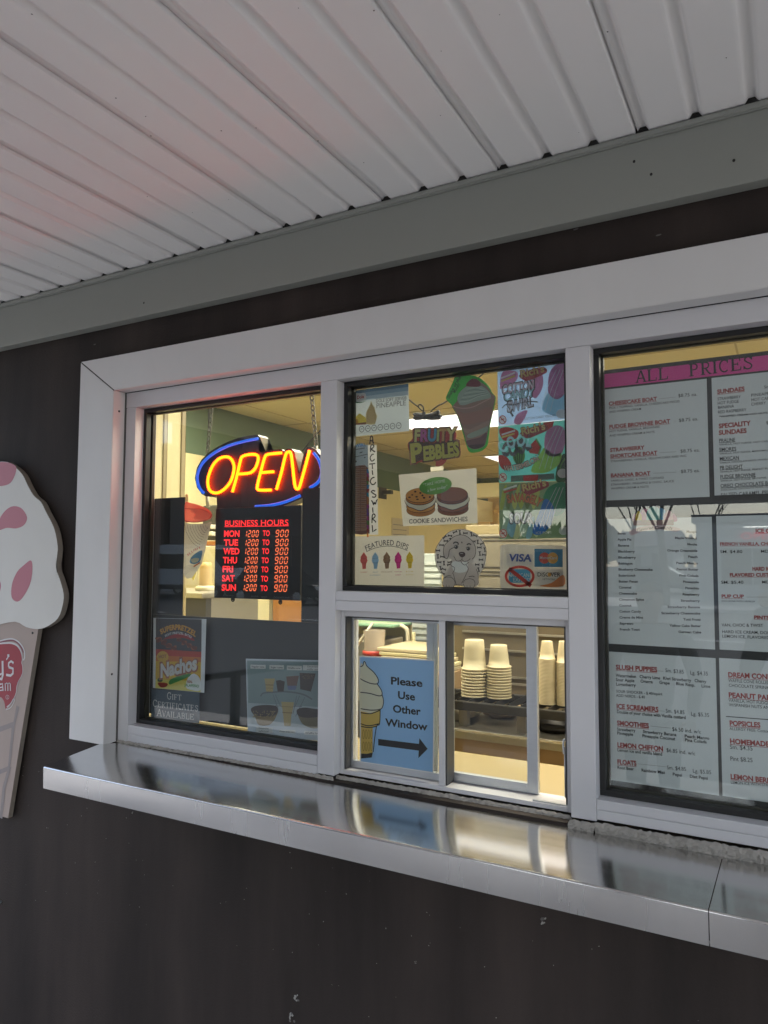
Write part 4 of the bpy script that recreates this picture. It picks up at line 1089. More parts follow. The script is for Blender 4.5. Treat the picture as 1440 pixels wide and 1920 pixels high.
A.poly('emblem', spline([(300, 1180), (360, 1110), (470, 1055), (470, 1130), (440, 1220), (360, 1260), (290, 1240)], 4, True), 2, ink('emblem_blue', .10, .22, .36)); A.poly('emblem', spline([(310, 1190), (370, 1170), (430, 1180), (400, 1230), (330, 1240)], 4, True), 3, ink('emblem_cream', .62, .55, .36))
A.text('lettering', 'SLUSH', (255, 1150), (450, 1030), 36, 2, ink('emblem_red', .42, .12, .12), bold=.02, arc=z.w(12)); A.line('emblem', [(345, 1300), (440, 1240)], 20, 2, ink('emblem_rust', .32, .08, .03))
A.poly('emblem', [(320, 1470), (390, 1370), (360, 1470), (340, 1510)], 2, YL)
A.done()

# ------------------------------------------------------------------ menu board in the right bay
z = Zm(1080, 620, 0.25, PY)
z2 = Zm(1080, 1080, 0.28125, PY)
zf = Zm(1120, 920, 230 / 1440, PY)
zl = Zm(1320, 900, 120 / 678, PY)
bd = MB(); bd.box(-0.372, 0.74, PY + .001, PY + .004, 1.1005, 2.0305, mat('menu_black_board', (.022, .023, .024), .5)); menu = tag(bd.build('menu_board'), 'black menu board of white price sheets behind the right pane', 'menu board')
bd = MB(); bd.box(-0.368, 0.70, PY - .0002, PY + .0003, 1.9905, 2.0215, paper('magenta_header', (.72, .06, .32), .1)); hd = bd.build('header_strip', menu)
A = Art(hd, Zm(1080, 620, 0.25, PY - .0004))
serif_line(A, 'lettering', 'ALL', (448, 392), (698, 362), 88, 1, K); serif_line(A, 'lettering', 'PRICES', (845, 345), (1338, 283), 92, 1, K)
A.done()
MENUW = paper('menu_paper', (.66, .69, .71), .06)
RH = mat('menu_red', (.36, .05, .045), .6)
def msheet(x0, x1, z0, z1, lab):
    bb = MB(); bb.box(x0, x1, PY - .0003, PY + .0006, z0, z1, MENUW); o_ = bb.build('menu_sheet', menu); o_['label'] = lab; return o_
ZX = lambda Z_: Zm(Z_.ox, Z_.oy, Z_.k, PY - .0004)
def head(A_, t_, a, b_, cap, ul=True):
    A_.text('lettering', t_, a, b_, cap, 1, RH, bold=.04)
    if ul: A_.line('lettering', [(a[0], a[1] + cap * .22), (b_[0], b_[1] + cap * .22)], cap * .09, 1, RH)
def body(A_, t_, a, b_, cap, bo=.0, m_=K): A_.text('lettering', t_, a, b_, cap, 1, m_, bold=bo)
A = Art(msheet(-0.3585, -0.1400, 1.7345, 1.9860, 'white sheet listing four boats at one price'), ZX(z))
for t_, a, b_ in (('CHEESECAKE BOAT', (246, 562), (607, 524)), ('FUDGE BROWNIE BOAT', (249, 736), (706, 692)), ('STRAWBERRY', (256, 910), (512, 889)), ('SHORTCAKE BOAT', (258, 957), (610, 929)), ('BANANA BOAT', (260, 1100), (558, 1083))): head(A, t_, a, b_, 27, t_ != 'STRAWBERRY')
for a, b_ in (((765, 500), (910, 488)), ((770, 685), (918, 672)), ((782, 916), (930, 906)), ((785, 1068), (930, 1060))): body(A, '$8.75 ea.', a, b_, 24)
for t_, a, b_ in (('PICK 1 TOPPING, VANILLA, CHEESECAKE PIECES', (248, 589), (778, 537)), ('AND WHIPPED CREAM', (249, 618), (490, 594)), ('HOT FUDGE, VANILLA, BROWNIES', (250, 764), (628, 728)), ('AND WHIPPED CREAM & NUTS', (251, 796), (590, 766)), ('STRAWBERRIES, VANILLA, YELLOW CAKE AND W/C', (260, 988), (830, 946)), ('VANILLA, CHOC. & TWIST CUSTARD', (261, 1133), (660, 1110)), ('STRAWBERRY, PINEAPPLE & CHOC. SAUCE', (262, 1163), (735, 1136)), ('WHIPPED CREAM & NUTS', (263, 1192), (545, 1177))): body(A, t_, a, b_, 15, .006)
for a, b_ in (((622, 512), (746, 498)), ((738, 680), (750, 678)), ((625, 916), (750, 908)), ((580, 1070), (752, 1062))): A.line('lettering', [a, b_], 2, 1, MG)
A.done()
A = Art(msheet(-0.1305, 0.0880, 1.7370, 1.9865, 'white sheet listing sundaes'), ZX(z))
head(A, 'SUNDAES', (1060, 474), (1265, 450), 30); head(A, 'SPECIALITY', (1072, 732), (1308, 709), 32, False); head(A, 'SUNDAES', (1072, 782), (1280, 765), 32, False)
for t_, a, b_ in (('STRAWBERRY', (1062, 524), (1236, 506)), ('HOT FUDGE', (1062, 556), (1222, 540)), ('BANANA', (1064, 588), (1186, 576)), ('RED RASPBERRY', (1064, 622), (1278, 604)), ('PINEAPPLE', (1312, 496), (1490, 478)), ('HOT CARAMEL', (1314, 530), (1530, 510)), ('CHERRY', (1314, 564), (1424, 552))): body(A, t_, a, b_, 22)
body(A, '*WHIPPED CREAM AND NUTS ARE INCLUDED', (1075, 652), (1640, 606), 13, .02); body(A, 'Sm. $5.25', (1410, 434), (1560, 420), 22); body(A, '$7.25', (1424, 702), (1520, 694), 22)
for i, (t_, e) in enumerate((('PRALINE', 1195), ('SMORES', 1203), ('MEXICAN', 1224), ('PB DELIGHT', 1250), ('FUDGE BROWNIE', 1348), ('OREO CHOCOLATE BOMB', 1520), ('SALTED CARAMEL PRETZEL', 1540))):
    y_ = 838 + i * 68.0
    body(A, t_, (1072 + i * 2.4, y_), (e, y_ - (e - 1072) * .06), 26, .01); A.line('lettering', [(1072 + i * 2.4, y_ + 4), (e, y_ + 4 - (e - 1072) * .06)], 3, 1, K)
    body(A, ('VANILLA, HOT FUDGE, HOT CARAMEL', 'VANILLA, HOT FUDGE, MARSHMALLOW', 'VANILLA, CHOCOLATE SAUCE, SPANISH NUTS', 'VANILLA, HOT FUDGE, PEANUT BUTTER', 'VANILLA, HOT FUDGE, BROWNIE, NUTS', 'CHOCOLATE, CHOCOLATE SAUCE, COOKIES', 'VANILLA, HOT CARAMEL, PRETZELS')[i], (1074 + i * 2.4, y_ + 24), (1500, y_ - 8), 12, .006)
A.done()
A = Art(msheet(-0.3550, -0.1370, 1.4170, 1.6925, 'white sheet listing flavours under a coloured emblem'), ZX(zf))
lf = ['Amaretto', 'Apple Pie', 'Banana', 'Blackberry', 'Blueberry', 'Bubblegum', 'Blueberry Cheesecake', 'Butterscotch', 'Butter Pecan', 'Caramel', 'Cheesecake', 'Cinnamon Spice', 'Coconut', 'Cotton Candy', 'Creme de Mint', 'Espresso', 'French Toast']
le = [335, 400, 375, 440, 452, 415, 650, 448, 478, 400, 465, 548, 400, 512, 538, 425, 500]
rf = ['Mango', 'Maple Walnut', 'Mocha', 'Orange Creamsicle', 'Peach', 'Peach Mango', 'Peanut Butter', 'Pina Colada', 'Pineapple', 'Pistachio', 'Raspberry', 'Strawberry', 'Strawberry Banana', 'Strawberry Cheesecake', 'Tutti Frutti', 'Yellow Cake Batter', 'German Cake']
rs = [1045, 910, 1055, 820, 1065, 925, 930, 962, 1005, 1030, 1000, 980, 825, 752, 1010, 850, 952]
for i in range(17):
    y_ = 515 + i * 70.4
    body(A, lf[i], (238 + i * 1.6, y_), (le[i], y_ + (le[i] - 238) * .005), 26, .035, DG)
    yr = 497 + i * 73.6
    body(A, rf[i], (rs[i], yr - 4), (1165 + i * 3.4, yr), 26, .035, DG)
em = [('em_yellow', .5, .36, .03), ('em_pink', .45, .16, .25), ('em_teal', .14, .36, .33), ('em_blue', .14, .30, .46), ('em_rose', .5, .25, .28), ('em_violet', .28, .12, .22)]
for i, (x0_, x1_, yt, c_) in enumerate(((410, 470, 270, 5), (455, 515, 240, 0), (515, 600, 210, 1), (590, 730, 185, 2), (700, 800, 205, 3), (790, 880, 230, 4), (860, 930, 270, 1))):
    A.poly('emblem', spline([(x0_, 360), (x0_ - 4, yt + 50), ((x0_ + x1_) / 2, yt), (x1_ + 4, yt + 45), (x1_, 360)], 4, True), 1 + i % 2, ink(*em[c_]))
A.poly('emblem', [(410, 350), (900, 340), (895, 405), (430, 410)], 3, ink('em_basket', .30, .22, .18))
for i in range(4): A.line('emblem', [(420, 360 + i * 14), (895, 350 + i * 15)], 4, 4, ink('em_violet', .28, .12, .22))
A.poly('ribbon', spline([(380, 475), (500, 430), (650, 405), (800, 410), (970, 445), (930, 480), (800, 460), (650, 460), (520, 480), (405, 525)], 4, True), 4, ink('em_ribbon', .52, .40, .42)); A.text('ribbon', 'Flavored Custards', (470, 482), (880, 462), 34, 5, K, bold=.02, arc=zf.w(20), shear=.1)
A.done()
A = Art(msheet(-0.1285, 0.0890, 1.4180, 1.6935, 'white sheet headed ice cream'), ZX(zl))
head(A, 'ICE CREAM', (545, 558), (860, 558), 40); head(A, 'FRENCH VANILLA, CHOC & TWIST', (168, 694), (980, 690), 32); head(A, 'HARD ICE CREAM', (512, 960), (900, 958), 38, False); head(A, 'FLAVORED CUSTARD', (272, 1022), (800, 1022), 34)
head(A, 'PUP CUP', (185, 1248), (422, 1250), 34); head(A, 'PINTS', (530, 1470), (690, 1476), 34)
for t_, a, b_ in (('SM. $4.80', (168, 774), (408, 774)), ('MD. $5.40', (600, 770), (850, 770)), ('SM. $5.40', (180, 1098), (420, 1098)), ('MD. $5.95', (612, 1096), (860, 1096)), ('VAN, CHOC & TWIST', (188, 1550), (628, 1556)), ('HARD ICE CREAM, DOLE', (190, 1620), (720, 1635)), ('LEMON ICE, FLAVORED', (192, 1668), (700, 1686))): body(A, t_, a, b_, 30, .008)
body(A, 'DOG BONE WITH VANILLA', (186, 1290), (540, 1294), 16, .005); A.line('lettering', [(450, 1240), (700, 1240)], 3, 1, MG)
A.done()
A = Art(msheet(-0.3520, -0.1365, 1.1220, 1.3995, 'white sheet listing slush and float prices'), ZX(z2))
for t_, a, b_ in (('SLUSH PUPPIES', (266, 622), (542, 640)), ('ICE SCREAMERS', (270, 882), (550, 906)), ('SMOOTHIES', (274, 994), (486, 1014)), ('LEMON CHIFFON', (276, 1140), (582, 1168)), ('FLOATS', (276, 1254), (404, 1264))): head(A, t_, a, b_, 30)
for t_, a, b_ in (('Sm. $3.85', (595, 640), (720, 652)), ('Lg. $4.35', (760, 656), (882, 664)), ('Sm. $4.85', (598, 910), (725, 922)), ('Lg. $5.35', (766, 930), (890, 940)), ('$6.50 ind. w/c', (640, 1032), (835, 1052)), ('$6.85 ind. w/c', (602, 1172), (796, 1196)), ('Sm. $4.85', (606, 1288), (736, 1300)), ('Lg. $5.85', (778, 1310), (904, 1322))): body(A, t_, a, b_, 25)
for t_, a, b_ in (('Watermelon', (266, 672), (402, 680)), ('Cherry Lime', (424, 680), (562, 690)), ('Kiwi Strawberry', (580, 690), (768, 706)), ('Cherry', (790, 706), (868, 714)), ('Sour Apple', (266, 700), (390, 708)), ('Orange', (430, 710), (512, 716)), ('Grape', (555, 718), (625, 724)), ('Blue Rasp.', (666, 726), (795, 738)), ('Lime', (836, 742), (896, 746)), ('Loganberry', (267, 730), (398, 738)), ('Double of your choice with Vanilla custard', (272, 914), (732, 954)), ('Strawberry', (274, 1030), (396, 1040)), ('Strawberry Banana', (446, 1046), (670, 1068)), ('Peach Mango', (724, 1076), (890, 1092)), ('Pineapple', (274, 1056), (382, 1066)), ('Pineapple Coconut', (442, 1074), (662, 1096)), ('Pina Colada', (726, 1102), (872, 1116)), ('Lemon ice and vanilla blend', (276, 1168), (576, 1198)), ('Root Beer', (276, 1286), (386, 1296)), ('Rainbow Mist', (436, 1304), (594, 1320)), ('Pepsi', (644, 1330), (708, 1338)), ('Diet Pepsi', (758, 1344), (880, 1358))): body(A, t_, a, b_, 20, .02)
body(A, 'SOUR SHOCKER - $.40/squirt', (268, 776), (576, 796), 17, .01); body(A, 'ADD NERDS - $.40', (268, 804), (460, 816), 17, .01)
for a, b_ in (((545, 632), (582, 636)), ((555, 898), (590, 902)), ((495, 1000), (632, 1014)), ((412, 1252), (600, 1272))): A.line('lettering', [a, b_], 2, 1, MG)
A.done()
A = Art(msheet(-0.1300, 0.0880, 1.1225, 1.4005, 'white sheet headed dream cones'), ZX(z2))
for t_, a, b_ in (('DREAM CONES', (1014, 674), (1320, 690)), ('PEANUT PARFAIT', (1017, 808), (1400, 836)), ('POPSICLES', (1024, 996), (1230, 1010)), ('HOMEMADE LEMON ICE', (1026, 1116), (1560, 1160)), ('LEMON BERRY', (1030, 1352), (1330, 1384))): head(A, t_, a, b_, 32)
for t_, a, b_, c_ in (('WAFFLE CONE ROLLED IN', (1016, 706), (1330, 724), 20), ('CHOCOLATE SPRINKLES', (1018, 738), (1330, 758), 20), ('VANILLA, HOT FUDGE', (1018, 838), (1290, 858), 20), ('W/SPANISH NUTS AND', (1020, 868), (1310, 888), 20), ('ALLERGY FREE: Cotton Candy', (1024, 1026), (1370, 1050), 18), ('Sm. $4.35', (1026, 1152), (1180, 1164), 28), ('Pint $8.25', (1028, 1230), (1180, 1242), 28), ('LEMON ICE WITH STRAWBERRY', (1032, 1384), (1400, 1412), 18)): body(A, t_, a, b_, c_, .004)
A.line('lettering', [(1000, 936), (1400, 966)], 5, 1, K)
A.done()
b = MB(); b.tube([(-0.3620, PY - .003, 1.33), (-0.3640, PY - .003, 1.25), (-0.3632, PY - .003, 1.112), (-0.3600, PY - .003, 1.108)], 0.0012, mat('brass_wire', (.5, .4, .2), .4, .6), 6); tag(b.build('hanging_wire'), 'thin brass wire hanging at the left edge of the menu board', 'wire')
b = MB(); b.box(-0.35, 0.74, PY + .012, PY + .020, 1.095, 1.1085, mat('cream_trim', (.70, .62, .40), .5, trans=.5)); b.box(-1.7625, -1.062, PY + .014, PY + .03, 1.099, 1.1135, mat('cream_trim', (.70, .62, .40), .5, trans=.5))
tag(b.build('inner_sill'), 'cream inner sill edge showing below the boards', 'sill')

# ------------------------------------------------------------------ please use other window
z = Zm(620, 1100, 1 / 3, 0.0665)
o = sheet('direction_sign', 'blue sign with a soft serve cone and black arrow to the other window', 'sign', z.P([(160, 388), (585, 412), (578, 1048), (165, 985)]), paper('sign_white', (.66, .67, .68), .15), z.y)
A = Art(o, z)
A.poly('blue_panel', [(166, 396), (580, 419), (573, 1042), (171, 982)], 1, paper('sign_blue', (.42, .65, .88), .6))
CRE = paper('cone_cream', (.80, .77, .58), .5); CNE = paper('cone_yellow', (.74, .54, .16), .5)
A.poly('soft_serve_picture', spline([(168, 450), (182, 440), (187, 420), (194, 425), (205, 448), (240, 480), (268, 520), (262, 546), (285, 580), (290, 605), (298, 640), (294, 670), (280, 690), (230, 712), (168, 710)], 4, True), 2, CRE)
for l_ in ([(168, 450), (182, 443), (188, 422), (196, 426), (206, 448), (244, 482), (268, 520), (265, 545), (230, 545), (190, 530), (168, 517)], [(262, 546), (285, 580), (290, 606), (272, 614), (220, 600), (168, 594)], [(290, 606), (298, 640), (294, 672), (278, 690), (225, 694), (170, 686)]): A.line('soft_serve_picture', spline(l_, 4), 5, 3, K)
A.poly('cone_picture', [(170, 700), (225, 712), (280, 690), (276, 770), (262, 785), (238, 790), (236, 935), (205, 940), (172, 938)], 3, CNE)
for l_ in ([(170, 708), (225, 714), (280, 694)], [(170, 770), (215, 782), (276, 770)], [(172, 785), (215, 792), (262, 785)], [(280, 690), (276, 772), (258, 790), (240, 930)]): A.line('cone_picture', spline(l_, 4), 5, 4, K)
for i in range(4):
    for j in range(2): A.line('cone_picture', ell(186 + i * 15, 830 + j * 68, 5, 26, 12), 2.5, 4, ink('cone_line', .25, .16, .04), True)
A.poly('cone_picture', [(172, 938), (205, 940), (238, 932), (232, 960), (172, 966)], 4, K)
for t_, a, b_ in (('Please', (337, 548), (517, 563)), ('Use', (377, 628), (475, 640)), ('Other', (350, 705), (505, 722)), ('Window', (310, 782), (543, 808))): A.text('lettering', t_, a, b_, 40, 2, K, bold=.028)
A.poly('arrow', [(268, 856), (497, 884), (500, 852), (546, 912), (494, 964), (496, 922), (268, 892)], 2, K)
A.done()
# ------------------------------------------------------------------ lit OPEN sign
NY = 0.128
zo = Zm(340, 780, 280 / 1440, NY)
t = thing('open_sign', 'lit open sign of yellow and blue tubes hanging on chains', 'neon sign', (-1.36, 0.15, 1.78))
outl = [(130, 600), (150, 500), (195, 420), (260, 355), (350, 295), (450, 248), (560, 208), (660, 188), (735, 180), (755, 200), (752, 250), (745, 325), (770, 352), (812, 336), (900, 326), (965, 320), (988, 338), (1022, 316), (1060, 314), (1090, 345), (1108, 430), (1128, 552), (1140, 552), (1165, 425), (1190, 335), (1215, 300), (1248, 300), (1300, 325), (1355, 400), (1385, 480), (1385, 580), (1355, 660), (1290, 720), (1150, 800), (1000, 860), (850, 905), (700, 915), (520, 912), (346, 905), (340, 778), (240, 776), (200, 755), (150, 690)]
M_SBODY = mat('sign_black_face', (0.012, 0.010, 0.012), 0.5)
M_SSIDE = mat('sign_housing_side', (0.30, 0.27, 0.20), 0.35)
zb = Zm(340, 780, 280 / 1440, NY + .007)
b = MB(); b.prism(zb.P(outl), NY + .007, NY + .050, M_SBODY, M_SSIDE); b.build('housing', t)
YEL = mat('tube_amber_light', (.3, .2, .02), .4, emit=((1.0, 0.048, 0.0003), 25.0))
BLU = mat('tube_blue_light', (.004, .02, .08), .4, emit=((0.010, 0.13, 0.80), 1.15))
def tube_part(name, m, *paths, r=0.0042):
    bb = MB()
    for pts, cl in paths:
        P = zo.P(spline(pts, 6, cl))
        bb.tube([(p[0], NY, p[1]) for p in P], r, m, 10, closed=cl)
    return bb.build(name, t)
tube_part('letter_tube', YEL, ([(430, 393), (480, 415), (508, 480), (500, 560), (470, 640), (420, 700), (360, 738), (305, 738), (268, 705), (255, 630), (272, 550), (310, 468), (365, 412)], True))
tube_part('letter_tube', YEL, ([(492, 733), (530, 600), (568, 440), (585, 395), (630, 376), (700, 370), (738, 388), (738, 440), (712, 505), (670, 545), (610, 556), (545, 560)], False))
tube_part('letter_tube', YEL, ([(965, 356), (880, 364), (825, 374), (803, 405), (770, 520), (735, 665), (735, 705), (770, 715), (865, 714)], False), ([(775, 546), (830, 541), (890, 537)], False))
tube_part('letter_tube', YEL, ([(917, 710), (965, 545), (1005, 380), (1030, 348), (1055, 360), (1072, 470), (1092, 650), (1108, 698), (1132, 698), (1150, 650), (1195, 490), (1237, 330)], False))
tube_part('arc_tube', BLU, ([(738, 218), (600, 246), (450, 290), (310, 362), (205, 455), (158, 560), (158, 640), (182, 705), (215, 742)], False), r=.0046)
tube_part('arc_tube', BLU, ([(1275, 355), (1325, 425), (1352, 520), (1342, 600), (1300, 655), (1240, 690)], False), r=.0046)
tube_part('arc_tube', BLU, ([(715, 873), (850, 862), (1000, 828), (1145, 768)], False), r=.0046)
M_CHAIN = mat('dull_chain', (.16, .15, .12), .4, .8)
def chain(root, p0, p1, n):
    bb = MB()
    p0, p1 = Vector(p0), Vector(p1)
    d = (p1 - p0).normalized()
    L = (p1 - p0).length / n
    for i in range(n):
        c = p0 + d * L * (i + .5)
        s_ = Vector((1, 0, 0)) if i % 2 else Vector((0.3, 1, 0)).normalized()
        s_ = (s_ - d * s_.dot(d)).normalized()
        bb.tube([c + d * math.cos(a) * L * .62 + s_ * math.sin(a) * L * .36 for a in [2 * math.pi * k / 12 for k in range(12)]], L * .14, M_CHAIN, 5, closed=True)
    return bb.build('chain', root)
cy = NY + .03
for (u0, v0, u1, v1, n) in ((400, 745, 389, 853, 15), (580, 720, 593, 836, 15)):
    a_, c_ = on_wall(u0, v0, cy), on_wall(u1, v1, cy)
    chain(t, (a_[0], cy, a_[1] + .04), (c_[0], cy, c_[1]), n)
b = MB()
q = [on_wall(u, v, cy + .02) for u, v in ((567, 846), (578, 832), (590, 818), (604, 803), (618, 780))]
b.tube(spline([(p[0], cy + .02, p[1]) for p in q], 4), .0022, K, 6); b.build('cord', t)
b = MB(); p = on_wall(592, 840, cy)
b.box(p[0] - .006, p[0] + .006, cy - .004, cy + .004, p[1] - .006, p[1] + .006, mat('steel_hook', (.5, .48, .42), .35, .9), .001); b.build('hook', t)

# ------------------------------------------------------------------ lit business hours sign
HY = 0.113
t = thing('hours_sign', 'black panel of lit red business hours below the open sign', 'LED sign', (-1.36, HY, 1.483))
b = MB(); b.box(-1.521, -1.203, HY + .001, HY + .012, 1.4840, 1.7540, mat('sign_gloss_black', (.014, .012, .012), .35), .0015); b.build('panel', t)
zh = Zm(380, 940, 220 / 1440, HY)
LR = mat('led_red_light', (.5, .02, .02), .4, emit=((1.0, 0.028, 0.030), 1.5)); LO = mat('led_orange_light', (.6, .15, .05), .4, emit=((1.0, 0.17, 0.065), 1.35))
b = MB(); zh.text(b, 'BUSINESS HOURS', (268, 303), (1054, 294), 66, 0, LR, bold=.012); b.ribbon(zh.P([(268, 312), (1054, 300)]), zh.w(7), HY, LR); b.build('heading', t)
b = MB()
days = ['MON', 'TUE', 'WED', 'THU', 'FRI', 'SAT', 'SUN']
dy = [432, 542, 648, 758, 868, 980, 1094]; dl = [258, 260, 256, 250, 240, 236, 232]; dr = [455, 434, 452, 424, 378, 392, 412]
for i in range(7): zh.text(b, days[i], (dl[i], dy[i]), (dr[i], dy[i] + 1), 72, 0, LR, bold=.03)
for i in range(7): zh.text(b, 'TO', (737 - i * 4.4, dy[i] - 8 + i * 2.2), (824 - i * 4.4, dy[i] - 7 + i * 2.2), 66, 0, LR, bold=.02)
b.build('day_lettering', t)
b = MB()
SEG = {'0': 'abcdef', '1': 'bc', '2': 'abged', '9': 'abcfgd'}
def digit(ch, x, y_, w, h):
    s_ = lambda fx, fy: (x + fx * w + (1 - fy) * h * .16, y_ - h + fy * h)
    g_ = .07
    co = {'a': ((g_, 0), (1 - g_, 0)), 'b': ((1, g_), (1, .5 - g_)), 'c': ((1, .5 + g_), (1, 1 - g_)), 'd': ((g_, 1), (1 - g_, 1)), 'e': ((0, .5 + g_), (0, 1 - g_)), 'f': ((0, g_), (0, .5 - g_)), 'g': ((g_, .5), (1 - g_, .5))}
    for k_ in SEG[ch]:
        (a0, a1), (c0, c1) = co[k_]
        b.ribbon(zh.P([s_(a0, a1), s_(c0, c1)]), zh.w(10), HY, LO)
for i in range(7):
    yb = dy[i] + 2
    x0_ = 520 - i * 4.6
    for k_, ch in enumerate('1200'): digit(ch, x0_ + (-14 if k_ == 0 else (k_ - 1) * 48 + 34), yb, 27, 74)
    x1_ = 893 - i * 3.0
    for k_, ch in enumerate('900'): digit(ch, x1_ + k_ * 58, yb + i * 1.8 - 2, 34, 78)
b.build('time_digits', t)
b = MB()
for u, v in ((435, 1124), (524, 1129)):
    p = on_wall(u, v, HY); b.tube([(p[0], HY + .004, p[1] + .006), (p[0], HY + .004, p[1] - .002)], .004, K, 8); b.tube([(p[0] + .0055 * math.cos(a), HY + .004, p[1] + .0055 * math.sin(a)) for a in [k * math.pi / 6 for k in range(12)]], .002, K, 6, closed=True)
b.build('mounting_lug', t)

# ------------------------------------------------------------------ the kitchen behind the glass
CZ = 2.45
M_CEIL = mat('cream_ceiling_tile', (.74, .655, .40), .8, noise=.04, nscale=20)
M_CREAM = mat('cream_wall_paint', (.76, .67, .38), .6, noise=.03, nscale=2)
M_GREEN = mat('green_wall_paint', (.125, .175, .115), .6, noise=.05, nscale=2)
M_KFLOOR = mat('quarry_tile', (.20, .14, .11), .6, noise=.15)
M_SS = mat('kitchen_steel', (.50, .47, .40), .35, .85, noise=.08, nscale=14, stretch=(1, 1, 4))
M_SSD = mat('dark_steel', (.10, .095, .085), .4, .6)
M_LAM = mat('cream_laminate', (.36, .285, .15), .38, noise=.04, nscale=9)
M_TAN = mat('tan_cardboard', (.42, .28, .15), .8, noise=.1)
M_LGT = mat('fill_lamp_diffuser', (.9, .9, .9), .5, emit=((1.0, 0.93, 0.76), 14.5))  # glow of the unseen lamps added to brighten the kitchen
M_LGT2 = mat('dim_lamp_diffuser', (.9, .9, .9), .5, emit=((1.0, 0.97, 0.95), 2.2))
M_LFR = mat('lamp_frame', (.7, .65, .5), .5)
b = MB(); b.box(-2.8, 2.6, 0.13, 5.6, -0.02, 0.0, M_KFLOOR); tag(b.build('kitchen_floor'), kind='structure')
b = MB(); b.box(-2.9, 2.7, 0.10, 5.7, CZ, CZ + .05, M_CEIL)
M_GRID = mat('ceiling_grid', (.50, .42, .24), .7)
for i in range(10): b.box(-2.79, 2.6, .30 + i * .61, .30 + i * .61 + .008, CZ - .003, CZ - .0001, M_GRID)
for i in range(9): b.box(-2.6 + i * .61, -2.6 + i * .61 + .008, .13, 5.55, CZ - .0025, CZ - .00015, M_GRID)
tag(b.build('kitchen_ceiling'), kind='structure')
GZ = 2.165
def kwall(name, lab, bx, axis):
    o_ = thing(name, lab, 'wall', (bx[0], bx[2], 0))
    bb = MB(); bb.box(bx[0], bx[1], bx[2], bx[3], 0, GZ, M_CREAM); bb.build('lower_wall', o_)
    bb = MB(); bb.box(bx[0], bx[1], bx[2], bx[3], GZ, CZ, M_GREEN); bb.build('green_band', o_)
kwall('kitchen_wall', 'cream kitchen side wall with a green band under the ceiling, left of the room', (-2.90, -2.79, 0.13, 5.55), 'x')
kwall('kitchen_wall', 'far kitchen wall with a green band behind the cream cabinet', (-2.79, 2.6, 5.55, 5.65), 'y')
kwall('kitchen_wall', 'kitchen side wall at the far right behind the menu board', (2.6, 2.7, 0.13, 5.65), 'x')
for i, (x0_, x1_, y0_, y1_, lab) in enumerate(((-2.10, -0.88, 2.27, 2.74, 'bright ceiling lamp behind the hanging cable bundle'), (-2.14, -0.92, 3.97, 4.40, 'bright ceiling lamp deep in the room beside the shake cut-out'), (0.1, 1.3, 1.9, 2.5, 'added unseen ceiling lamp behind the menu board'), (0.1, 1.3, 3.1, 3.7, 'added unseen ceiling lamp past the menu board in the far half of the kitchen'), (0.1, 1.3, 4.3, 4.9, 'added unseen ceiling lamp at the far end of the kitchen behind the menu board'),
    (1.4, 2.5, 1.9, 2.5, 'added unseen ceiling lamp by the kitchen wall beyond the menu board'), (1.4, 2.5, 3.1, 3.7, 'added unseen ceiling lamp in the far corner by the wall beyond the menu board'), (-2.7, -1.5, 0.5, 1.1, 'added unseen ceiling lamp above the hanging open sign'), (-1.4, -0.2, 0.5, 1.1, 'added unseen ceiling lamp above the sliding window'), (-0.1, 1.1, 0.5, 1.1, 'added unseen ceiling lamp just inside the pane with the menu board'))):  # first two are in view; the rest are added unseen as fill light
    o_ = thing('ceiling_lamp', lab, 'ceiling lamp', ((x0_ + x1_) / 2, (y0_ + y1_) / 2, CZ), 'kitchen ceiling lamps')
    bb = MB()
    for a0, a1, c0, c1 in ((x0_ - .02, x1_ + .02, y0_ - .02, y0_), (x0_ - .02, x1_ + .02, y1_, y1_ + .02), (x0_ - .02, x0_, y0_, y1_), (x1_, x1_ + .02, y0_, y1_)): bb.box(a0, a1, c0, c1, CZ - .012, CZ - .004, M_LFR)
    bb.build('frame', o_)
    bb = MB(); bb.box(x0_, x1_, y0_, y1_, CZ - .010, CZ - .004, M_LGT2 if i < 2 else M_LGT); bb.build('diffuser', o_)

# cream panelling beside the left pane
t = thing('panelled_column', 'cream panelled column inside the left edge of the left pane', 'column', (-2.05, .22, 0))
b = MB(); b.box(-2.35, -1.842, 0.1315, 0.31, 0, CZ - .005, M_CREAM, .003); b.build('shaft', t)
for y0_, y1_ in ((.205, .222), (.288, .308)):
    b = MB(); b.box(-1.8415, -1.8385, y0_, y1_, 0, CZ - .005, M_LAM, .003); b.build('batten', t)

# cable bundle
t = thing('cable_bundle', 'black cable tied in a bundle hanging in the middle pane', 'cable', (-0.85, .2, 2.02))
cb = .20
def cable(pts, r=.0021, n=5, dz=0):
    P = [on_wall(760 + a * .125, 700 + c * .125, cb) for a, c in pts]
    b.tube(spline([(p[0], cb + dz, p[1]) for p in P], n), r, K, 6)
b = MB(); cable([(-20, 340), (60, 400), (120, 450), (190, 500), (230, 540), (270, 570)]); cable([(205, 510), (195, 485), (225, 468), (262, 495), (275, 540), (268, 575)]); cable([(380, 575), (430, 530), (500, 480), (560, 455), (640, 405), (760, 300)]); cable([(1100, 60), (1150, 20), (1240, -60)]); b.build('loose_end', t)
b = MB()
rr = random.Random(2)
for i in range(13):
    y_ = 590 + i * 8
    cable([(125 + rr.uniform(-8, 20), y_ + rr.uniform(-10, 10)), (200, 600 + i * 7), (285, 618 + i * 4.5), (380, 600 + i * 7), (500 + rr.uniform(-10, 50), 560 + i * 10 + rr.uniform(-6, 8))], .0028, 4, rr.uniform(-.006, .006))
b.build('bundle', t)
b = MB(); cable([(280, 590), (292, 640), (288, 695)], .006, 4, -.004); b.build('tie', t)

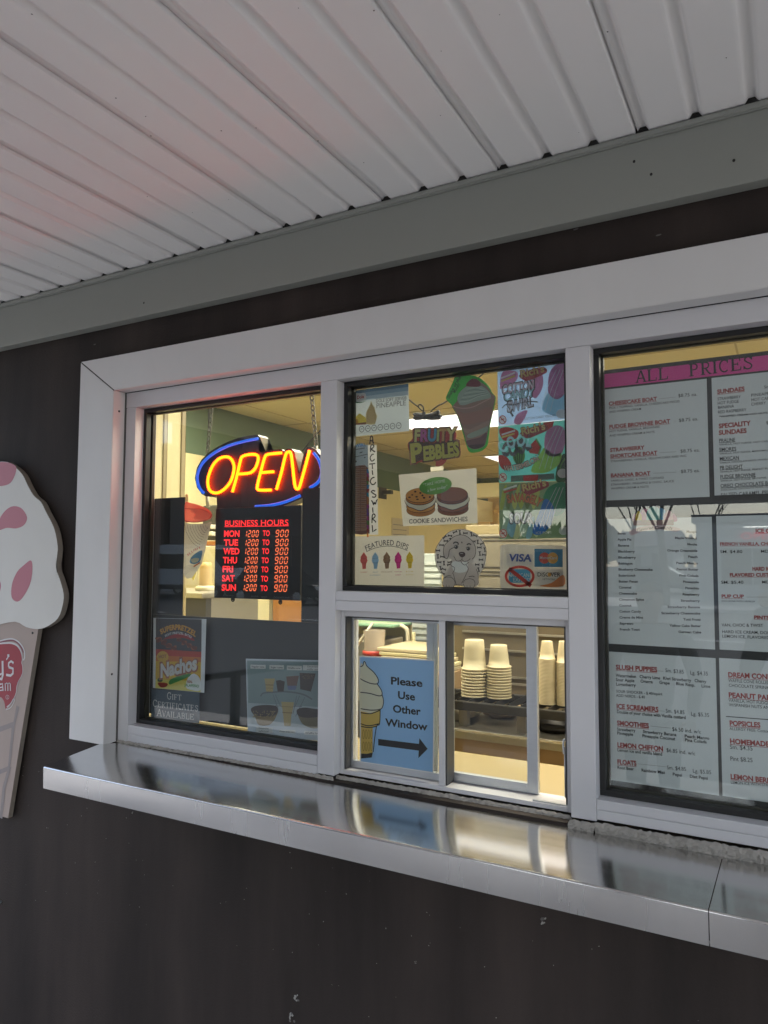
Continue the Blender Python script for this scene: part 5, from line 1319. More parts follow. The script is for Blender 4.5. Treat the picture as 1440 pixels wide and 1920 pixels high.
# near counter, cup rack and cups behind the sliding window
b = MB(); b.box(-1.70, 0.70, 0.13, 0.585, 0.965, 1.0, M_LAM, .004); b.box(-1.70, .70, .16, .56, 0, .965, M_CREAM); tag(b.build('inner_counter'), 'cream laminate counter just inside the sliding window', 'counter')
t = thing('work_table', 'steel work table behind the laminate counter', 'table', (-0.85, 1.1, 0))
b = MB(); b.box(-1.35, .55, .872, 1.50, .965, .998, M_SS, .002); b.box(-1.35, .55, .868, .8715, .990, .999, mat('painted_edge_highlight', (.85, .80, .66), .25, .6)); b.build('top', t)  # highlight along the front edge, painted as a paler strip
b = MB(); b.box(-1.35, .55, .885, .90, .86, .9648, M_TAN); b.build('apron', t)
b = MB(); b.box(-1.34, .54, .90, 1.48, .30, .33, M_SS); b.build('lower_shelf', t)
for x in (-1.30, .50):
    for y in (.93, 1.45): b = MB(); b.box(x - .02, x + .02, y - .02, y + .02, 0, .9648, M_SS); b.build('leg', t)
for x, w, h, lab, m_ in ((-1.17, .12, .50, 'small tan carton at the left end of the low table shelf', M_TAN), (-.965, .085, .50, 'dark blue carton on the low table shelf under the cups', mat('navy_carton', (.045, .06, .12), .7)), (-.80, .20, .48, 'wide tan carton on the low table shelf', M_TAN), (-.60, .15, .46, 'dark carton at the right of the low table shelf', mat('dark_carton', (.05, .045, .04), .7))):
    o_ = thing('carton', lab, 'carton', (x, 1.0, .33), 'cartons under the work table')
    bb = MB(); bb.box(x - w / 2, x + w / 2, .93, 1.2, .33, .33 + h, m_, .003); bb.build('box', o_)
    bb = MB(); bb.box(x - w * .35, x + w * .3, .9275, .9298, .33 + h * .35, .33 + h * .7, mat('carton_label', (.32, .28, .2), .7)); bb.build('label_patch', o_)
t = thing('cup_rack', 'dark slatted rack carrying the stacks of paper cups', 'rack', (-0.85, 1.0, 1.0))
M_RACK = mat('dark_rack', (.035, .033, .03), .4, .3)
b = MB(); b.box(-1.30, .35, .885, .905, 1.062, 1.094, M_RACK, .003); b.box(-1.30, .35, 1.10, 1.12, 1.062, 1.094, M_RACK, .003); b.build('rail', t)
b = MB()
for i in range(34):
    x = -1.28 + i * .048
    b.add([(x, .906, 1.078), (x + .024, .906, 1.0975), (x + .026, .906, 1.0975), (x + .030, .906, 1.078), (x, 1.099, 1.078), (x + .024, 1.099, 1.0975), (x + .026, 1.099, 1.0975), (x + .030, 1.099, 1.078)], [(0, 1, 5, 4), (1, 2, 6, 5), (2, 3, 7, 6), (0, 3, 2, 1), (4, 5, 6, 7), (0, 4, 7, 3)], M_RACK)
b.build('slat', t)
for x in (-1.05, -.83, -.55, .2):
    b = MB(); b.box(x - .016, x + .016, .92, .95, .998, 1.062, mat('rack_foot', (.24, .21, .16), .5, .4)); b.build('foot', t)
t = thing('equipment_panel', 'brown steel appliance standing behind the paper cups', 'appliance', (-.7, 1.6, .998))
b = MB(); b.box(-1.36, .5, 1.28, 1.49, .998, 1.47, mat('brown_steel', (.20, .165, .11), .42, .5, noise=.1), .004); b.build('body', t)
b = MB()
for z_ in (1.10, 1.125, 1.23, 1.30): b.box(-1.2, .4, 1.272, 1.2795, z_, z_ + .008, M_SS)
b.build('trim_rail', t)
b = MB(); b.tube([(-.885, 1.262, 1.40), (-.885, 1.2795, 1.40)], .026, K, 20); b.build('knob', t)

M_CUP = mat('paper_cup', (.66, .57, .36), .55, trans=.12)
def cup_stack(lab, x, y, z_, rim, base, body, n, step, grp='stacks of paper cups', wide=.0048):
    o_ = thing('cup_stack', lab, 'paper cups', (x, y, z_), grp)
    for k in range(n):          # each cup stands rim down; only the last shows its whole wall
        bb = MB()
        z0_ = k * step
        h = body if k == n - 1 else min(body, step * 2.0)
        tap = (base - rim) / body
        lip = step * .62
        pr = [(rim - wide, z0_ + .0004), (rim + wide * .5, z0_), (rim + wide, z0_ + lip * .3), (rim + wide, z0_ + lip * .7), (rim + wide * .5, z0_ + lip), (rim - wide * .5, z0_ + lip)]
        pr += [(rim - wide * .5 + (tap * body + wide * .5) * (lip + (h - lip) * f) / body, z0_ + lip + (h - lip) * f) for f in (.35, .7, 1.0)]
        if k == n - 1: pr += [(base * .97, z0_ + h + .0012), (base * .9, z0_ + h - .001), (0.001, z0_ + h - .002)]
        bb.lathe(pr, (x, y, z_), M_CUP, 28); bb.build('cup', o_)
cup_stack('thick stack of large paper cups, leftmost on the rack', -1.030, .985, 1.098, .0455, .0355, .108, 10, .0108)
cup_stack('slightly shorter stack of large paper cups, second from the left on the rack', -.940, 1.0, 1.098, .0415, .0305, .080, 12, .0100)
cup_stack('slim stack of small paper cups standing third on the rack', -.752, .975, 1.098, .0280, .0185, .062, 34, .0047, wide=.0015)
cup_stack('slim stack of small paper cups at the right end of the rack', -.694, .985, 1.098, .0270, .0180, .074, 30, .0050, wide=.0015)

# clutter seen in the left sash
t = thing('plastic_tub', 'clear plastic tub with a red rim ring', 'tub', (-1.58, 1.2, 1.0))
b = MB(); b.lathe([(.001, .17), (.042, .17), (.044, .20), (.047, .295)], (-1.58, 1.2, 1.0), mat('clear_plastic', (.55, .46, .36), .2), 24); b.build('body', t)
b = MB(); b.lathe([(.046, .188), (.052, .192), (.052, .205), (.046, .209)], (-1.58, 1.2, 1.0), mat('red_plastic', (.55, .05, .03), .35), 24); b.build('rim', t)
b = MB(); b.lathe([(.001, .0), (.06, .0), (.06, .168), (.001, .169)], (-1.58, 1.2, 1.0), M_TAN, 20); b.build('stand', t)
t = thing('lidded_tray', 'steel tray with a pale green lid and a white scoop handle', 'tray', (-1.72, 1.25, 1.0))
b = MB(); b.box(-1.95, -1.62, 1.30, 1.55, 1.0, 1.235, M_SS, .006); b.build('body', t)
b = MB(); b.box(-1.93, -1.565, 1.34, 1.58, 1.292, 1.306, mat('mint_plastic', (.24, .42, .27), .4), .005); b.build('lid', t)
b = MB(); b.tube([(-1.66, 1.18, 1.215), (-1.64, 1.2, 1.26), (-1.60, 1.22, 1.325)], .006, mat('white_plastic', (.72, .66, .5), .4), 8); b.build('handle', t)
b = MB(); b.box(-1.95, -1.60, 1.585, 1.60, 1.0, 1.45, M_CREAM); b.build('rear_panel', t)
t = thing('pipe_frame', 'white pipe frame standing behind the tub', 'frame', (-1.50, 1.4, 1.0))
b = MB(); b.tube(spline([(-1.90, 1.42, 1.295), (-1.62, 1.42, 1.298), (-1.545, 1.42, 1.29), (-1.53, 1.42, 1.24), (-1.53, 1.42, 1.0)], 5), .010, mat('white_plastic', (.72, .66, .5), .4), 8); b.tube([(-1.515, 1.45, 1.0), (-1.515, 1.45, 1.27)], .009, M_CREAM, 8); b.build('pipe', t)
t = thing('folded_boxes', 'pile of flattened cream paper boxes beside the tub', 'paper boxes', (-1.42, 1.25, 1.0))
rr = random.Random(6)
b = MB(); b.box(-1.56, -1.20, 1.12, 1.45, 1.0, 1.145, M_TAN, .004); b.build('base_box', t)
for i in range(5):
    b = MB(); x_ = rr.uniform(-.02, .02); b.box(-1.52 + x_, -1.22 + x_, 1.15, 1.44, 1.146 + i * .017, 1.161 + i * .017, M_CREAM if i % 2 else mat('folded_paper', (.66, .55, .34), .7), .003); b.build('sheet_bundle', t)
t = thing('knife_block', 'brown block and steel tools on the far bench', 'kitchen tool', (-1.38, 1.9, 1.0))
b = MB(); b.box(-1.62, -1.45, 1.86, 2.0, 1.0, 1.40, mat('brown_wood', (.22, .12, .06), .5, noise=.2), .004); b.build('block', t)
b = MB(); b.box(-2.0, -1.64, 1.9, 1.96, 1.0, 1.40, mat('pink_beige_panel', (.55, .42, .30), .6)); b.build('panel', t)
b = MB(); b.tube([(-1.42, 1.9, 1.0), (-1.40, 1.9, 1.33)], .014, M_SS, 8); b.lathe([(.001, .33), (.028, .34), (.024, .37), (.001, .385)], (-1.40, 1.9, 1.0), M_SS, 14); b.build('dispenser', t)
b = MB(); b.box(-2.3, -1.1, 1.14, 2.1, .955, .9995, M_SS, .003); b.box(-2.28, -1.38, 1.55, 2.08, .0, .954, M_SS); tag(b.build('side_bench'), 'steel side bench behind the left sash', 'bench')

# steel cooking line and the pass-through deep in the middle bay
t = thing('steel_hood', 'long grey steel counter front with dark grooves in the middle bay', 'appliance', (-.9, 1.6, 0))
b = MB(); b.box(-1.24, .5, 1.52, 1.58, 1.475, 1.715, mat('hood_steel', (.30, .27, .215), .4, .55, noise=.08), .003); b.box(-1.24, .5, 1.581, 2.05, 1.70, 1.716, M_SS); b.build('body', t)
b = MB()
for z_ in (1.700, 1.684, 1.565, 1.545, 1.530): b.box(-1.24, .5, 1.5165, 1.5198, z_, z_ + .006, M_SSD)
b.build('groove', t)
b = MB()
for x in (-1.22, .46): b.box(x - .012, x + .012, 1.59, 1.62, 0, 1.699, M_SS)
b.build('leg', t)
t = thing('pass_cabinet', 'cream pass-through cabinet with an open shelf at the back of the kitchen', 'cabinet', (-1.7, 3.6, 0))
CX0, CX1 = -2.08, -.6
b = MB(); b.box(CX0, CX1, 3.45, 3.55, 2.06, 2.165, M_CREAM, .004); b.box(CX0, CX1, 3.9, 3.95, 1.2, 2.16, mat('shelf_back', (.62, .46, .22), .6)); b.box(CX0, CX0 + .04, 3.551, 3.899, 1.2, 2.06, M_CREAM); b.build('carcass', t)
b = MB(); b.box(CX0, CX1, 3.40, 3.899, 1.74, 1.785, mat('warm_shelf', (.72, .58, .26), .5), .003); b.build('shelf', t)
b = MB(); b.box(CX0, CX1, 3.42, 3.88, .0, 1.735, M_CREAM); b.build('base', t)
for i, (x, w, h, lab, c) in enumerate(((-1.98, .10, .10, 'tan packet at the left end of the cabinet shelf', (.55, .36, .14)), (-1.80, .15, .16, 'larger tan packet in the middle of the cabinet shelf', (.62, .42, .18)), (-1.60, .10, .07, 'flat ochre packet at the right of the cabinet shelf', (.60, .38, .08)))):
    b = MB(); b.box(x - w / 2, x + w / 2, 3.55, 3.65, 1.7855, 1.7855 + h, mat('packet%d' % i, c, .6), .006); b.box(x - w * .3, x + w * .3, 3.547, 3.5498, 1.80, 1.7855 + h * .6, mat('packet_label', (.7, .6, .4), .6)); tag(b.build('packet'), lab, 'packet', 'packets on the cabinet shelf')
b = MB(); b.prism(ell(-1.90, 1.985, .055, .052, 24), 3.70, 3.72, mat('cookie_disc', (.60, .40, .16), .7)); b.box(-1.91, -1.89, 3.705, 3.715, 1.7855, 1.935, M_TAN); tag(b.build('cookie_display'), 'round cookie shaped display above the cabinet shelf', 'display')
b = MB(); b.box(-1.33, -1.16, 1.62, 1.9, 1.7165, 1.765, M_LAM, .006); b.box(-1.155, -1.10, 1.62, 1.9, 1.7165, 1.755, mat('ochre_box', (.6, .4, .1), .6), .004); tag(b.build('cream_box'), 'cream box lying on the steel counter front behind the puppy drawing', 'box')
t = thing('louvre_vent', 'pale blue louvred vent panel behind the dips sheet', 'vent', (-1.45, 1.5, 1.0))
b = MB(); b.box(-1.55, -1.395, 1.50, 1.53, 1.0, 1.63, mat('vent_frame', (.42, .46, .44), .5), .004); b.build('frame', t)
b = MB()
for i in range(14): b.box(-1.545, -1.40, 1.492, 1.4995, 1.20 + i * .029, 1.215 + i * .029, mat('vent_slat', (.52, .56, .55), .4))
b.build('slat', t)
b = MB(); b.box(-1.392, -1.330, 1.49, 1.56, 0.0, 1.70, M_LAM, .004); tag(b.build('wooden_jamb'), 'cream upright post right of the louvred vent', 'post')
# things in the gap under the hours sign
t = thing('tall_canister', 'cream tapering canister with a white base seen beside the hours sign', 'canister', (-2.02, .62, 1.28))
b = MB(); b.lathe([(.040, 0), (.042, .012), (.030, .02)], (-2.02, .62, 1.476), mat('white_plastic', (.72, .66, .5), .4), 20); b.build('base', t)
b = MB(); b.lathe([(.026, .02), (.024, .095), (.020, .11), (.001, .112)], (-2.02, .62, 1.476), mat('canister_body', (.66, .46, .20), .45), 20); b.build('body', t)
t = thing('side_shelf', 'narrow steel side shelf carrying the canister', 'shelf', (-2.1, .6, 0))
b = MB(); b.box(-2.6, -1.88, .45, .80, 1.455, 1.4755, M_SS, .003); b.build('top', t)
b = MB(); b.box(-2.6, -1.88, .47, .50, 1.30, 1.4545, M_SSD); b.box(-2.59, -2.55, .5, .78, 0, 1.4545, M_SS); b.box(-1.93, -1.885, .5, .78, 0, 1.4545, M_SS); b.build('frame', t)
t = thing('fridge_cabinet', 'tall steel cabinet with an orange wooden edge seen under the hours sign', 'cabinet', (-2.0, 1.5, 0))
b = MB(); b.box(-2.62, -2.36, 1.5, 2.0, 0, 1.42, M_SS, .006); b.build('body', t)
b = MB(); b.box(-2.355, -2.315, 1.49, 2.0, 0, 1.45, mat('orange_wood', (.50, .22, .06), .5, noise=.15), .003); b.build('edge', t)
b = MB(); b.tube([(-2.52, 1.47, 1.0), (-2.52, 1.47, 1.35)], .010, mat('white_plastic', (.72, .66, .5), .4), 8); b.build('handle', t)

# ------------------------------------------------------------------ painted ice cream cone sign on the wall
SY = -0.028
zs = Zm(0, 840, 320 / 853, SY)
t = thing('ice_cream_sign', 'painted wooden ice cream sign with pink sprinkles screwed to the wall', 'sign', (-2.50, 0, .74))
M_SCOOP = mat('painted_scoop', (.62, .61, .58), .5, noise=.05, nscale=6); M_EDGE = mat('bare_ply_edge', (.24, .205, .17), .7, noise=.2, nscale=30)
M_PINK = mat('sign_pink', (.45, .155, .20), .5); M_CONE = mat('painted_cone', (.36, .285, .25), .55, noise=.05, nscale=7); M_CLINE = mat('waffle_line_paint', (.25, .215, .21), .55)  # the waffle lines are a darker paint on the cone
right = zs.P([(75, 868), (130, 895), (190, 905), (240, 890), (290, 850), (312, 790), (318, 730), (300, 660), (280, 600), (285, 540), (288, 490), (270, 400), (230, 320), (205, 270), (170, 240), (140, 190), (110, 130), (60, 85), (10, 68)])
cx = -2.47
scoop = right + [(2 * cx - p[0], p[1]) for p in reversed(right)] + [(cx - .10, right[0][1] - .005), (cx, right[0][1] - .05), (cx + .10, right[0][1] - .02)]
sc_ = spline(scoop, 3, True)
b = MB(); b.prism(sc_, SY, SY + .020, M_SCOOP, M_EDGE); b.build('scoop', t)
zs2 = Zm(0, 840, 320 / 853, SY - .0004)
for i, pts in enumerate(([(-40, 180), (20, 188), (60, 165), (82, 100), (50, 75), (0, 70), (-40, 75)], [(-30, 420), (30, 400), (80, 402), (120, 385), (135, 345), (105, 300), (60, 292), (20, 320), (-10, 370)], [(155, 562), (162, 610), (150, 680), (115, 745), (85, 768), (58, 745), (60, 680), (85, 620), (120, 585)], [(-60, 760), (-20, 750), (4, 700), (-5, 660), (-40, 650)])):
    b = MB(); b.poly(spline(zs2.P(pts), 4, True), zs2.y, M_PINK); b.build('sprinkle', t)
cr, cl = zs.P([(192, 903), (13 / .375 + 0, 1852)])
b = MB(); b.prism([(cr[0], cr[1] + .03), (cl[0], cl[1]), (2 * cx - cl[0], cl[1]), (2 * cx - cr[0], cr[1] + .03)], SY + .004, SY + .020, M_CONE, M_EDGE); b.build('cone', t)
ZC_ = Zm(0, 840, 320 / 853, SY + .0036)
b = MB()
for pts, w_, k_ in (([(90, 1290), (70, 1380), (-120, 1450)], 24, 0), ([(68, 1375), (45, 1600), (-150, 1680)], 22, 1), ([(50, 1590), (20, 1700), (5, 1850)], 22, 2), ([(30, 1610), (-120, 1640)], 16, 3)): b.ribbon(ZC_.P(pts), ZC_.w(w_), ZC_.y - k_ * .0002, M_CLINE)
b.build('waffle_line', t)
zg = Zm(0, 1160, 100 / 960, SY + .0033)
LGR = mat('sign_crimson', (.27, .007, .022), .45); LGW = mat('sign_white', (.66, .62, .64), .45); LGM = mat('sign_maroon', (.20, .03, .06), .5)
def ly(d): zg.y = SY + .0033 - d * .0004; return zg
body = [(-200, 480), (0, 462), (100, 455), (200, 455), (290, 490), (350, 560), (385, 650), (395, 740), (385, 790), (400, 860), (402, 960), (370, 1050), (325, 1130), (295, 1230), (285, 1330), (250, 1420), (200, 1510), (110, 1620), (95, 1600), (80, 1510), (50, 1450), (0, 1410), (-200, 1400)]
b = MB(); b.poly(spline(ly(0).P([(p[0] + 12 if p[0] > 0 else p[0], p[1] - 30 if p[1] < 700 else p[1]) for p in body]), 4, True), zg.y, LGW)
b.poly(spline(ly(1).P(body), 4, True), zg.y, LGR)
b.ribbon(spline(ly(0.5).P([(0, 405), (100, 375), (220, 365), (320, 410), (400, 500), (440, 600), (440, 700), (420, 750)]), 5), zg.w(26), zg.y, LGW)
b.ribbon(spline(ly(1.2).P([(0, 425), (110, 400), (230, 392), (320, 440), (390, 530), (420, 610)]), 5), zg.w(26), zg.y, LGM)
b.ribbon(spline(ly(1.5).P([(120, 1590), (190, 1530), (240, 1440)]), 5), zg.w(16), zg.y, LGW); b.ribbon(spline(ly(1.5).P([(105, 1640), (190, 1600), (250, 1500), (262, 1440)]), 5), zg.w(14), zg.y, LGW)
b.build('logo', t)
b = MB(); ly(3)
def bl(pts, w_=42): b.ribbon(zg.P(pts), zg.w(w_), zg.y, LGW)
bl([(-60, 760), (-60, 1010), (-20, 1035)]); bl([(45, 760), (50, 1010), (30, 1090), (-20, 1075)], 52); bl([(-40, 1040), (30, 985)], 30)
bl([(150, 640), (150, 690)], 56); bl([(148, 690), (112, 740)], 24)
bl([(245, 800), (200, 765), (155, 800), (155, 870)], 40); bl([(155, 870), (235, 900), (232, 985), (190, 1025), (110, 1010)], 44)
bl([(-40, 1300), (-40, 1180), (0, 1170)], 30); bl([(-30, 1190), (45, 1170), (55, 1300)], 30); bl([(45, 1230), (-10, 1245), (-10, 1295), (50, 1285)], 22)
for x in (95, 140, 185): bl([(x, 1165), (x + 2, 1300)], 28)
bl([(85, 1180), (120, 1160), (150, 1182)], 20); bl([(140, 1178), (165, 1158), (195, 1182)], 20)
b.ribbon(zg.P(ell(132, 1412, 30, 36, 16)), zg.w(7), zg.y, LGW, True); b.ribbon(zg.P([(125, 1432), (125, 1395), (142, 1402), (128, 1415), (142, 1432)]), zg.w(6), zg.y, LGW)
text(b, 'Perr', zg.p(-520, 1010), zg.p(-90, 1010), zg.w(240), zg.y, LGW, bold=.03); text(b, 'Ice Cre', zg.p(-520, 1300), zg.p(-60, 1300), zg.w(150), zg.y, LGW, bold=.02)
b.build('lettering', t)
b = MB(); p = zs.p(158, 925); b.tube([(p[0], SY + .0035, p[1]), (p[0], SY + .0025, p[1])], .004, M_SCREW, 10); b.build('screw', t)
p = on_wall(3, 1690, 0)
b = MB(); b.tube([(p[0], -.001, p[1]), (p[0], -.012, p[1]), (p[0] + .004, -.020, p[1] - .006), (p[0], -.022, p[1] - .014)], .0035, M_ALU, 8); tag(b.build('wall_hook'), 'small metal hook on the charcoal wall under the cone sign', 'hook')

# more of the kitchen's things
t = thing('drinks_machine', 'dark drinks machine with white dispensers beside the snow cone cut-out', 'machine', (-2.3, 1.0, 1.476))
def pt(u, v, y): p_ = on_wall(u, v, y); return (p_[0], y, p_[1])
a_, c_ = pt(380, 948, 1.0), pt(412, 1012, 1.0)
b = MB(); b.box(a_[0], c_[0] + .05, 1.0, 1.25, c_[2], a_[2], M_SSD, .006); b.build('body', t)
for u, v in ((397, 988), (398, 1001)):
    b = MB(); p_ = pt(u, v, .985); b.box(p_[0] - .014, p_[0] + .018, .96, .9995, p_[2] - .010, p_[2] + .010, mat('white_plastic', (.72, .66, .5), .4), .004); b.build('dispenser', t)
b = MB(); p_ = pt(393, 1018, 1.0); b.box(p_[0] - .05, p_[0] + .08, 1.0, 1.2, p_[2] - .012, p_[2] + .008, mat('orange_plastic', (.6, .24, .06), .5), .004); b.build('tray', t)
b = MB(); b.box(a_[0] - .02, c_[0] + .06, .99, 1.3, .0, c_[2] - .03, M_CREAM, .004); b.build('stand', t)
t = thing('light_pull', 'small white pull handle on a cord hanging under the open sign', 'pull handle', pt(389, 940, .25))
b = MB(); p_, q_ = pt(388, 925, .25), pt(390, 951, .25); b.tube([p_, q_], .006, mat('white_plastic', (.72, .66, .5), .4), 10); b.build('handle', t)
b = MB(); b.tube([(p_[0], .25, p_[2]), (p_[0], .25, CZ)], .0012, K, 6); b.build('cord', t)
t = thing('wall_bracket', 'small dark bracket on the cream wall beside the lettered strip', 'bracket', (-2.787, 3.4, 2.13))
b = MB(); b.box(-2.7895, -2.70, 3.42, 3.46, 2.115, 2.145, M_SSD, .003); b.build('arm', t); b = MB(); b.box(-2.7895, -2.78, 3.38, 3.50, 2.08, 2.17, M_SSD, .002); b.build('plate', t)
def bag(name, lab, c, r, m, seed):
    rb = random.Random(seed)
    bm = bmesh.new(); bmesh.ops.create_icosphere(bm, subdivisions=3, radius=1.0)
    for v in bm.verts:
        n_ = 1 + .18 * math.sin(v.co.x * 5 + seed) * math.sin(v.co.z * 7) + rb.uniform(-.05, .05)
        z_ = max(v.co.z * n_, -.62)
        v.co = Vector((c[0] + v.co.x * n_ * r[0], c[1] + v.co.y * n_ * r[1], c[2] + (z_ + .62) * r[2]))
    bb = MB(); bb.addbm(bm, m, True); return tag(bb.build(name), lab, 'bag')
M_BAG = mat('white_bag', (.62, .56, .44), .5)
bag('crumpled_bag', 'crumpled pale bag under the left end of the cup rack', (-1.13, 1.06, .9985), (.085, .10, .05), M_BAG, 1)
bag('crumpled_bag', 'crumpled brown bag under the middle of the cup rack', (-.985, 1.16, .9985), (.07, .08, .045), mat('brown_paper', (.36, .26, .15), .8), 2)
t = thing('black_pan', 'black pan lying on the work table under the small cups', 'pan', (-.74, 1.02, .9985))
b = MB(); b.lathe([(.001, 0), (.055, 0), (.070, .035), (.073, .036), (.058, .006), (.001, .005)], (-.74, 1.02, .9985), mat('black_pan', (.03, .028, .026), .35, .4), 28); b.build('bowl', t)
b = MB(); b.tube([(-.675, 1.0, 1.028), (-.60, .97, 1.042)], .007, K, 8); b.build('handle', t)
for i, (x0_, z0_, w, h, c_, lab) in enumerate(((-2.78, 1.72, .30, .22, (.62, .55, .40), 'larger pale notice on the cream side wall deep in the kitchen'), (-2.78, 1.50, .16, .12, (.50, .44, .34), 'smaller notice low on the cream side wall deep in the kitchen'))):
    b = MB(); b.box(-2.7895, -2.786, 3.6 + i * .5, 3.6 + i * .5 + w, z0_, z0_ + h, mat('notice%d' % i, c_, .6))
    for k in range(4): b.box(-2.7859, -2.7855, 3.62 + i * .5, 3.6 + i * .5 + w * .85, z0_ + h * (.2 + k * .18), z0_ + h * (.2 + k * .18) + .006, MG)
    tag(b.build('wall_notice'), lab, 'notice')
# ------------------------------------------------------------------ the street the panes reflect
M_TYRE = mat('tyre_rubber', (.02, .02, .02), .8); M_RIM = mat('wheel_rim', (.45, .45, .47), .35, .8); M_CGL = mat('car_glass', (.015, .017, .02), .06); M_BLKP = mat('black_plastic', (.025, .025, .027), .5)
M_HEAD = mat('headlamp_light', (.9, .9, .9), .3, emit=((1, .96, .88), 30)); M_TAIL = mat('tail_lamp', (.4, .02, .02), .3)
def wheel(root, x, y0, y1, z, r):
    o_ = thing('wheel', None, None, (0, 0, 0)); o_.parent = root; o_.location = (0, 0, 0)
    for k in ('label', 'category'):
        if k in o_: del o_[k]
    def turn(rr_, a, c, m, nm):
        bb = MB(); n = 24
        vs = [(x + rr_ * math.cos(2 * math.pi * k / n), yy, z + rr_ * math.sin(2 * math.pi * k / n)) for yy in (a, c) for k in range(n)]
        fs = [tuple(range(n)), tuple(range(2 * n - 1, n - 1, -1))] + [(k, n + k, n + (k + 1) % n, (k + 1) % n) for k in range(n)]
        bb.add(vs, fs, m); bb.build(nm, o_)
    turn(r, y0, y1, M_TYRE, 'tyre'); turn(r * .62, y0 - .012, y1 + .012, M_RIM, 'rim')
def smooth_prism(bb, prof, y0, y1, m, bev=.06):
    bm = bmesh.new()
    f = bm.faces.new([bm.verts.new((p[0], y0, p[1])) for p in prof])
    r_ = bmesh.ops.extrude_face_region(bm, geom=[f])
    for v in [e for e in r_['geom'] if isinstance(e, bmesh.types.BMVert)]: v.co.y = y1
    bmesh.ops.recalc_face_normals(bm, faces=bm.faces[:])
    bmesh.ops.bevel(bm, geom=bm.edges[:], offset=bev, segments=3, affect='EDGES', clamp_overlap=True)
    bb.addbm(bm, m, False)
def van(x, y, z):
    """white high panel van, nose towards +x, near side at y + 2"""
    t = thing('parked_van', 'white panel van with dark windows parked across the street', 'van', (x, y, z))
    X = lambda p: (x + p[0], z + p[1])
    b = MB(); smooth_prism(b, [X(p) for p in ((0, .42), (0.02, 1.2), (.06, 2.28), (.25, 2.40), (3.9, 2.42), (4.45, 2.25), (5.25, 1.35), (6.0, 1.12), (6.22, .85), (6.25, .42))], y, y + 2.0, mat('van_white', (.50, .52, .55), .25), .07); b.build('body', t)
    b = MB(); b.prism([X(p) for p in ((3.55, 1.32), (3.55, 2.02), (4.25, 2.02), (4.95, 1.36))], y + 1.98, y + 2.008, M_CGL); b.build('door_window', t)
    b = MB(); b.prism([X(p) for p in ((.5, 1.32), (.5, 1.98), (3.3, 1.98), (3.3, 1.32))], y + 1.98, y + 2.006, M_CGL); b.build('side_window', t)
    b = MB(); b.add([(x + 4.55, y + .12, z + 2.20), (x + 4.55, y + 1.88, z + 2.20), (x + 5.28, y + 1.85, z + 1.37), (x + 5.28, y + .15, z + 1.37), (x + 4.50, y + .12, z + 2.16), (x + 4.50, y + 1.88, z + 2.16), (x + 5.20, y + 1.85, z + 1.34), (x + 5.20, y + .15, z + 1.34)], [(0, 1, 2, 3), (7, 6, 5, 4), (0, 4, 5, 1), (1, 5, 6, 2), (2, 6, 7, 3), (3, 7, 4, 0)], M_CGL); b.build('windscreen', t)
    b = MB(); b.box(x + .02, x + 6.22, y - .012, y + 2.012, z + .40, z + .62, M_BLKP, .02); b.build('sill_cladding', t)
    for yy in (y + .25, y + 1.75): b = MB(); b.box(x + 6.12, x + 6.24, yy - .16, yy + .16, z + .84, z + 1.02, M_HEAD if 0 else mat('headlamp_off', (.6, .6, .6), .2), .03); b.build('headlight', t)
    b = MB(); b.box(x + 4.55, x + 4.68, y + 2.0, y + 2.22, z + 1.34, z + 1.62, M_BLKP, .03); b.build('mirror', t)
    b = MB(); b.box(x + 3.0, x + 3.16, y + 2.0, y + 2.03, z + 1.12, z + 1.16, M_BLKP, .008); b.build('door_handle', t)
    for wx in (1.15, 4.95): wheel(t, x + wx, y + 1.75, y + 2.0, z + .37, .37); wheel(t, x + wx, y, y + .25, z + .37, .37)
van(-26.8, -24.6, -0.16)
def car(x, y, z, lab, col, lit, nose=1):
    t = thing('car', lab, 'car', (x, y, z))
    X = lambda p: (x + nose * p[0], z + p[1])
    b = MB(); smooth_prism(b, [X(p) for p in ((-2.2, .32), (-2.25, .75), (-2.1, .95), (1.0, .95), (2.1, .78), (2.25, .6), (2.22, .32))], y, y + 1.75, mat(lab.split()[0] + '_car_paint', col, .25, .2), .06); b.build('body', t)
    b = MB(); smooth_prism(b, [X(p) for p in ((-1.75, .94), (-1.25, 1.42), (.35, 1.44), (1.15, .94))], y + .12, y + 1.63, M_CGL, .04); b.build('cabin', t)
    b = MB(); smooth_prism(b, [X(p) for p in ((-1.2, 1.415), (-1.0, 1.47), (.2, 1.48), (.4, 1.435))], y + .16, y + 1.59, mat(lab.split()[0] + '_car_paint', col), .01); b.build('roof', t)
    for yy in (y + .22, y + 1.53): b = MB(); b.box(x + nose * 2.19 - .05, x + nose * 2.19 + .05, yy - .15, yy + .15, z + .60, z + .74, M_HEAD if lit else mat('headlamp_off', (.6, .6, .6), .2), .02); b.build('headlight', t)
    for wx in (-1.35, 1.4): wheel(t, x + nose * wx, y + 1.5, y + 1.75, z + .32, .32); wheel(t, x + nose * wx, y, y + .25, z + .32, .32)
car(-17.8, -22.9, -.16, 'black saloon car parked in front of the van', (.015, .016, .02), False)
car(-6.0, -41, -.16, 'grey car with lit headlights standing across the junction', (.12, .13, .14), True)

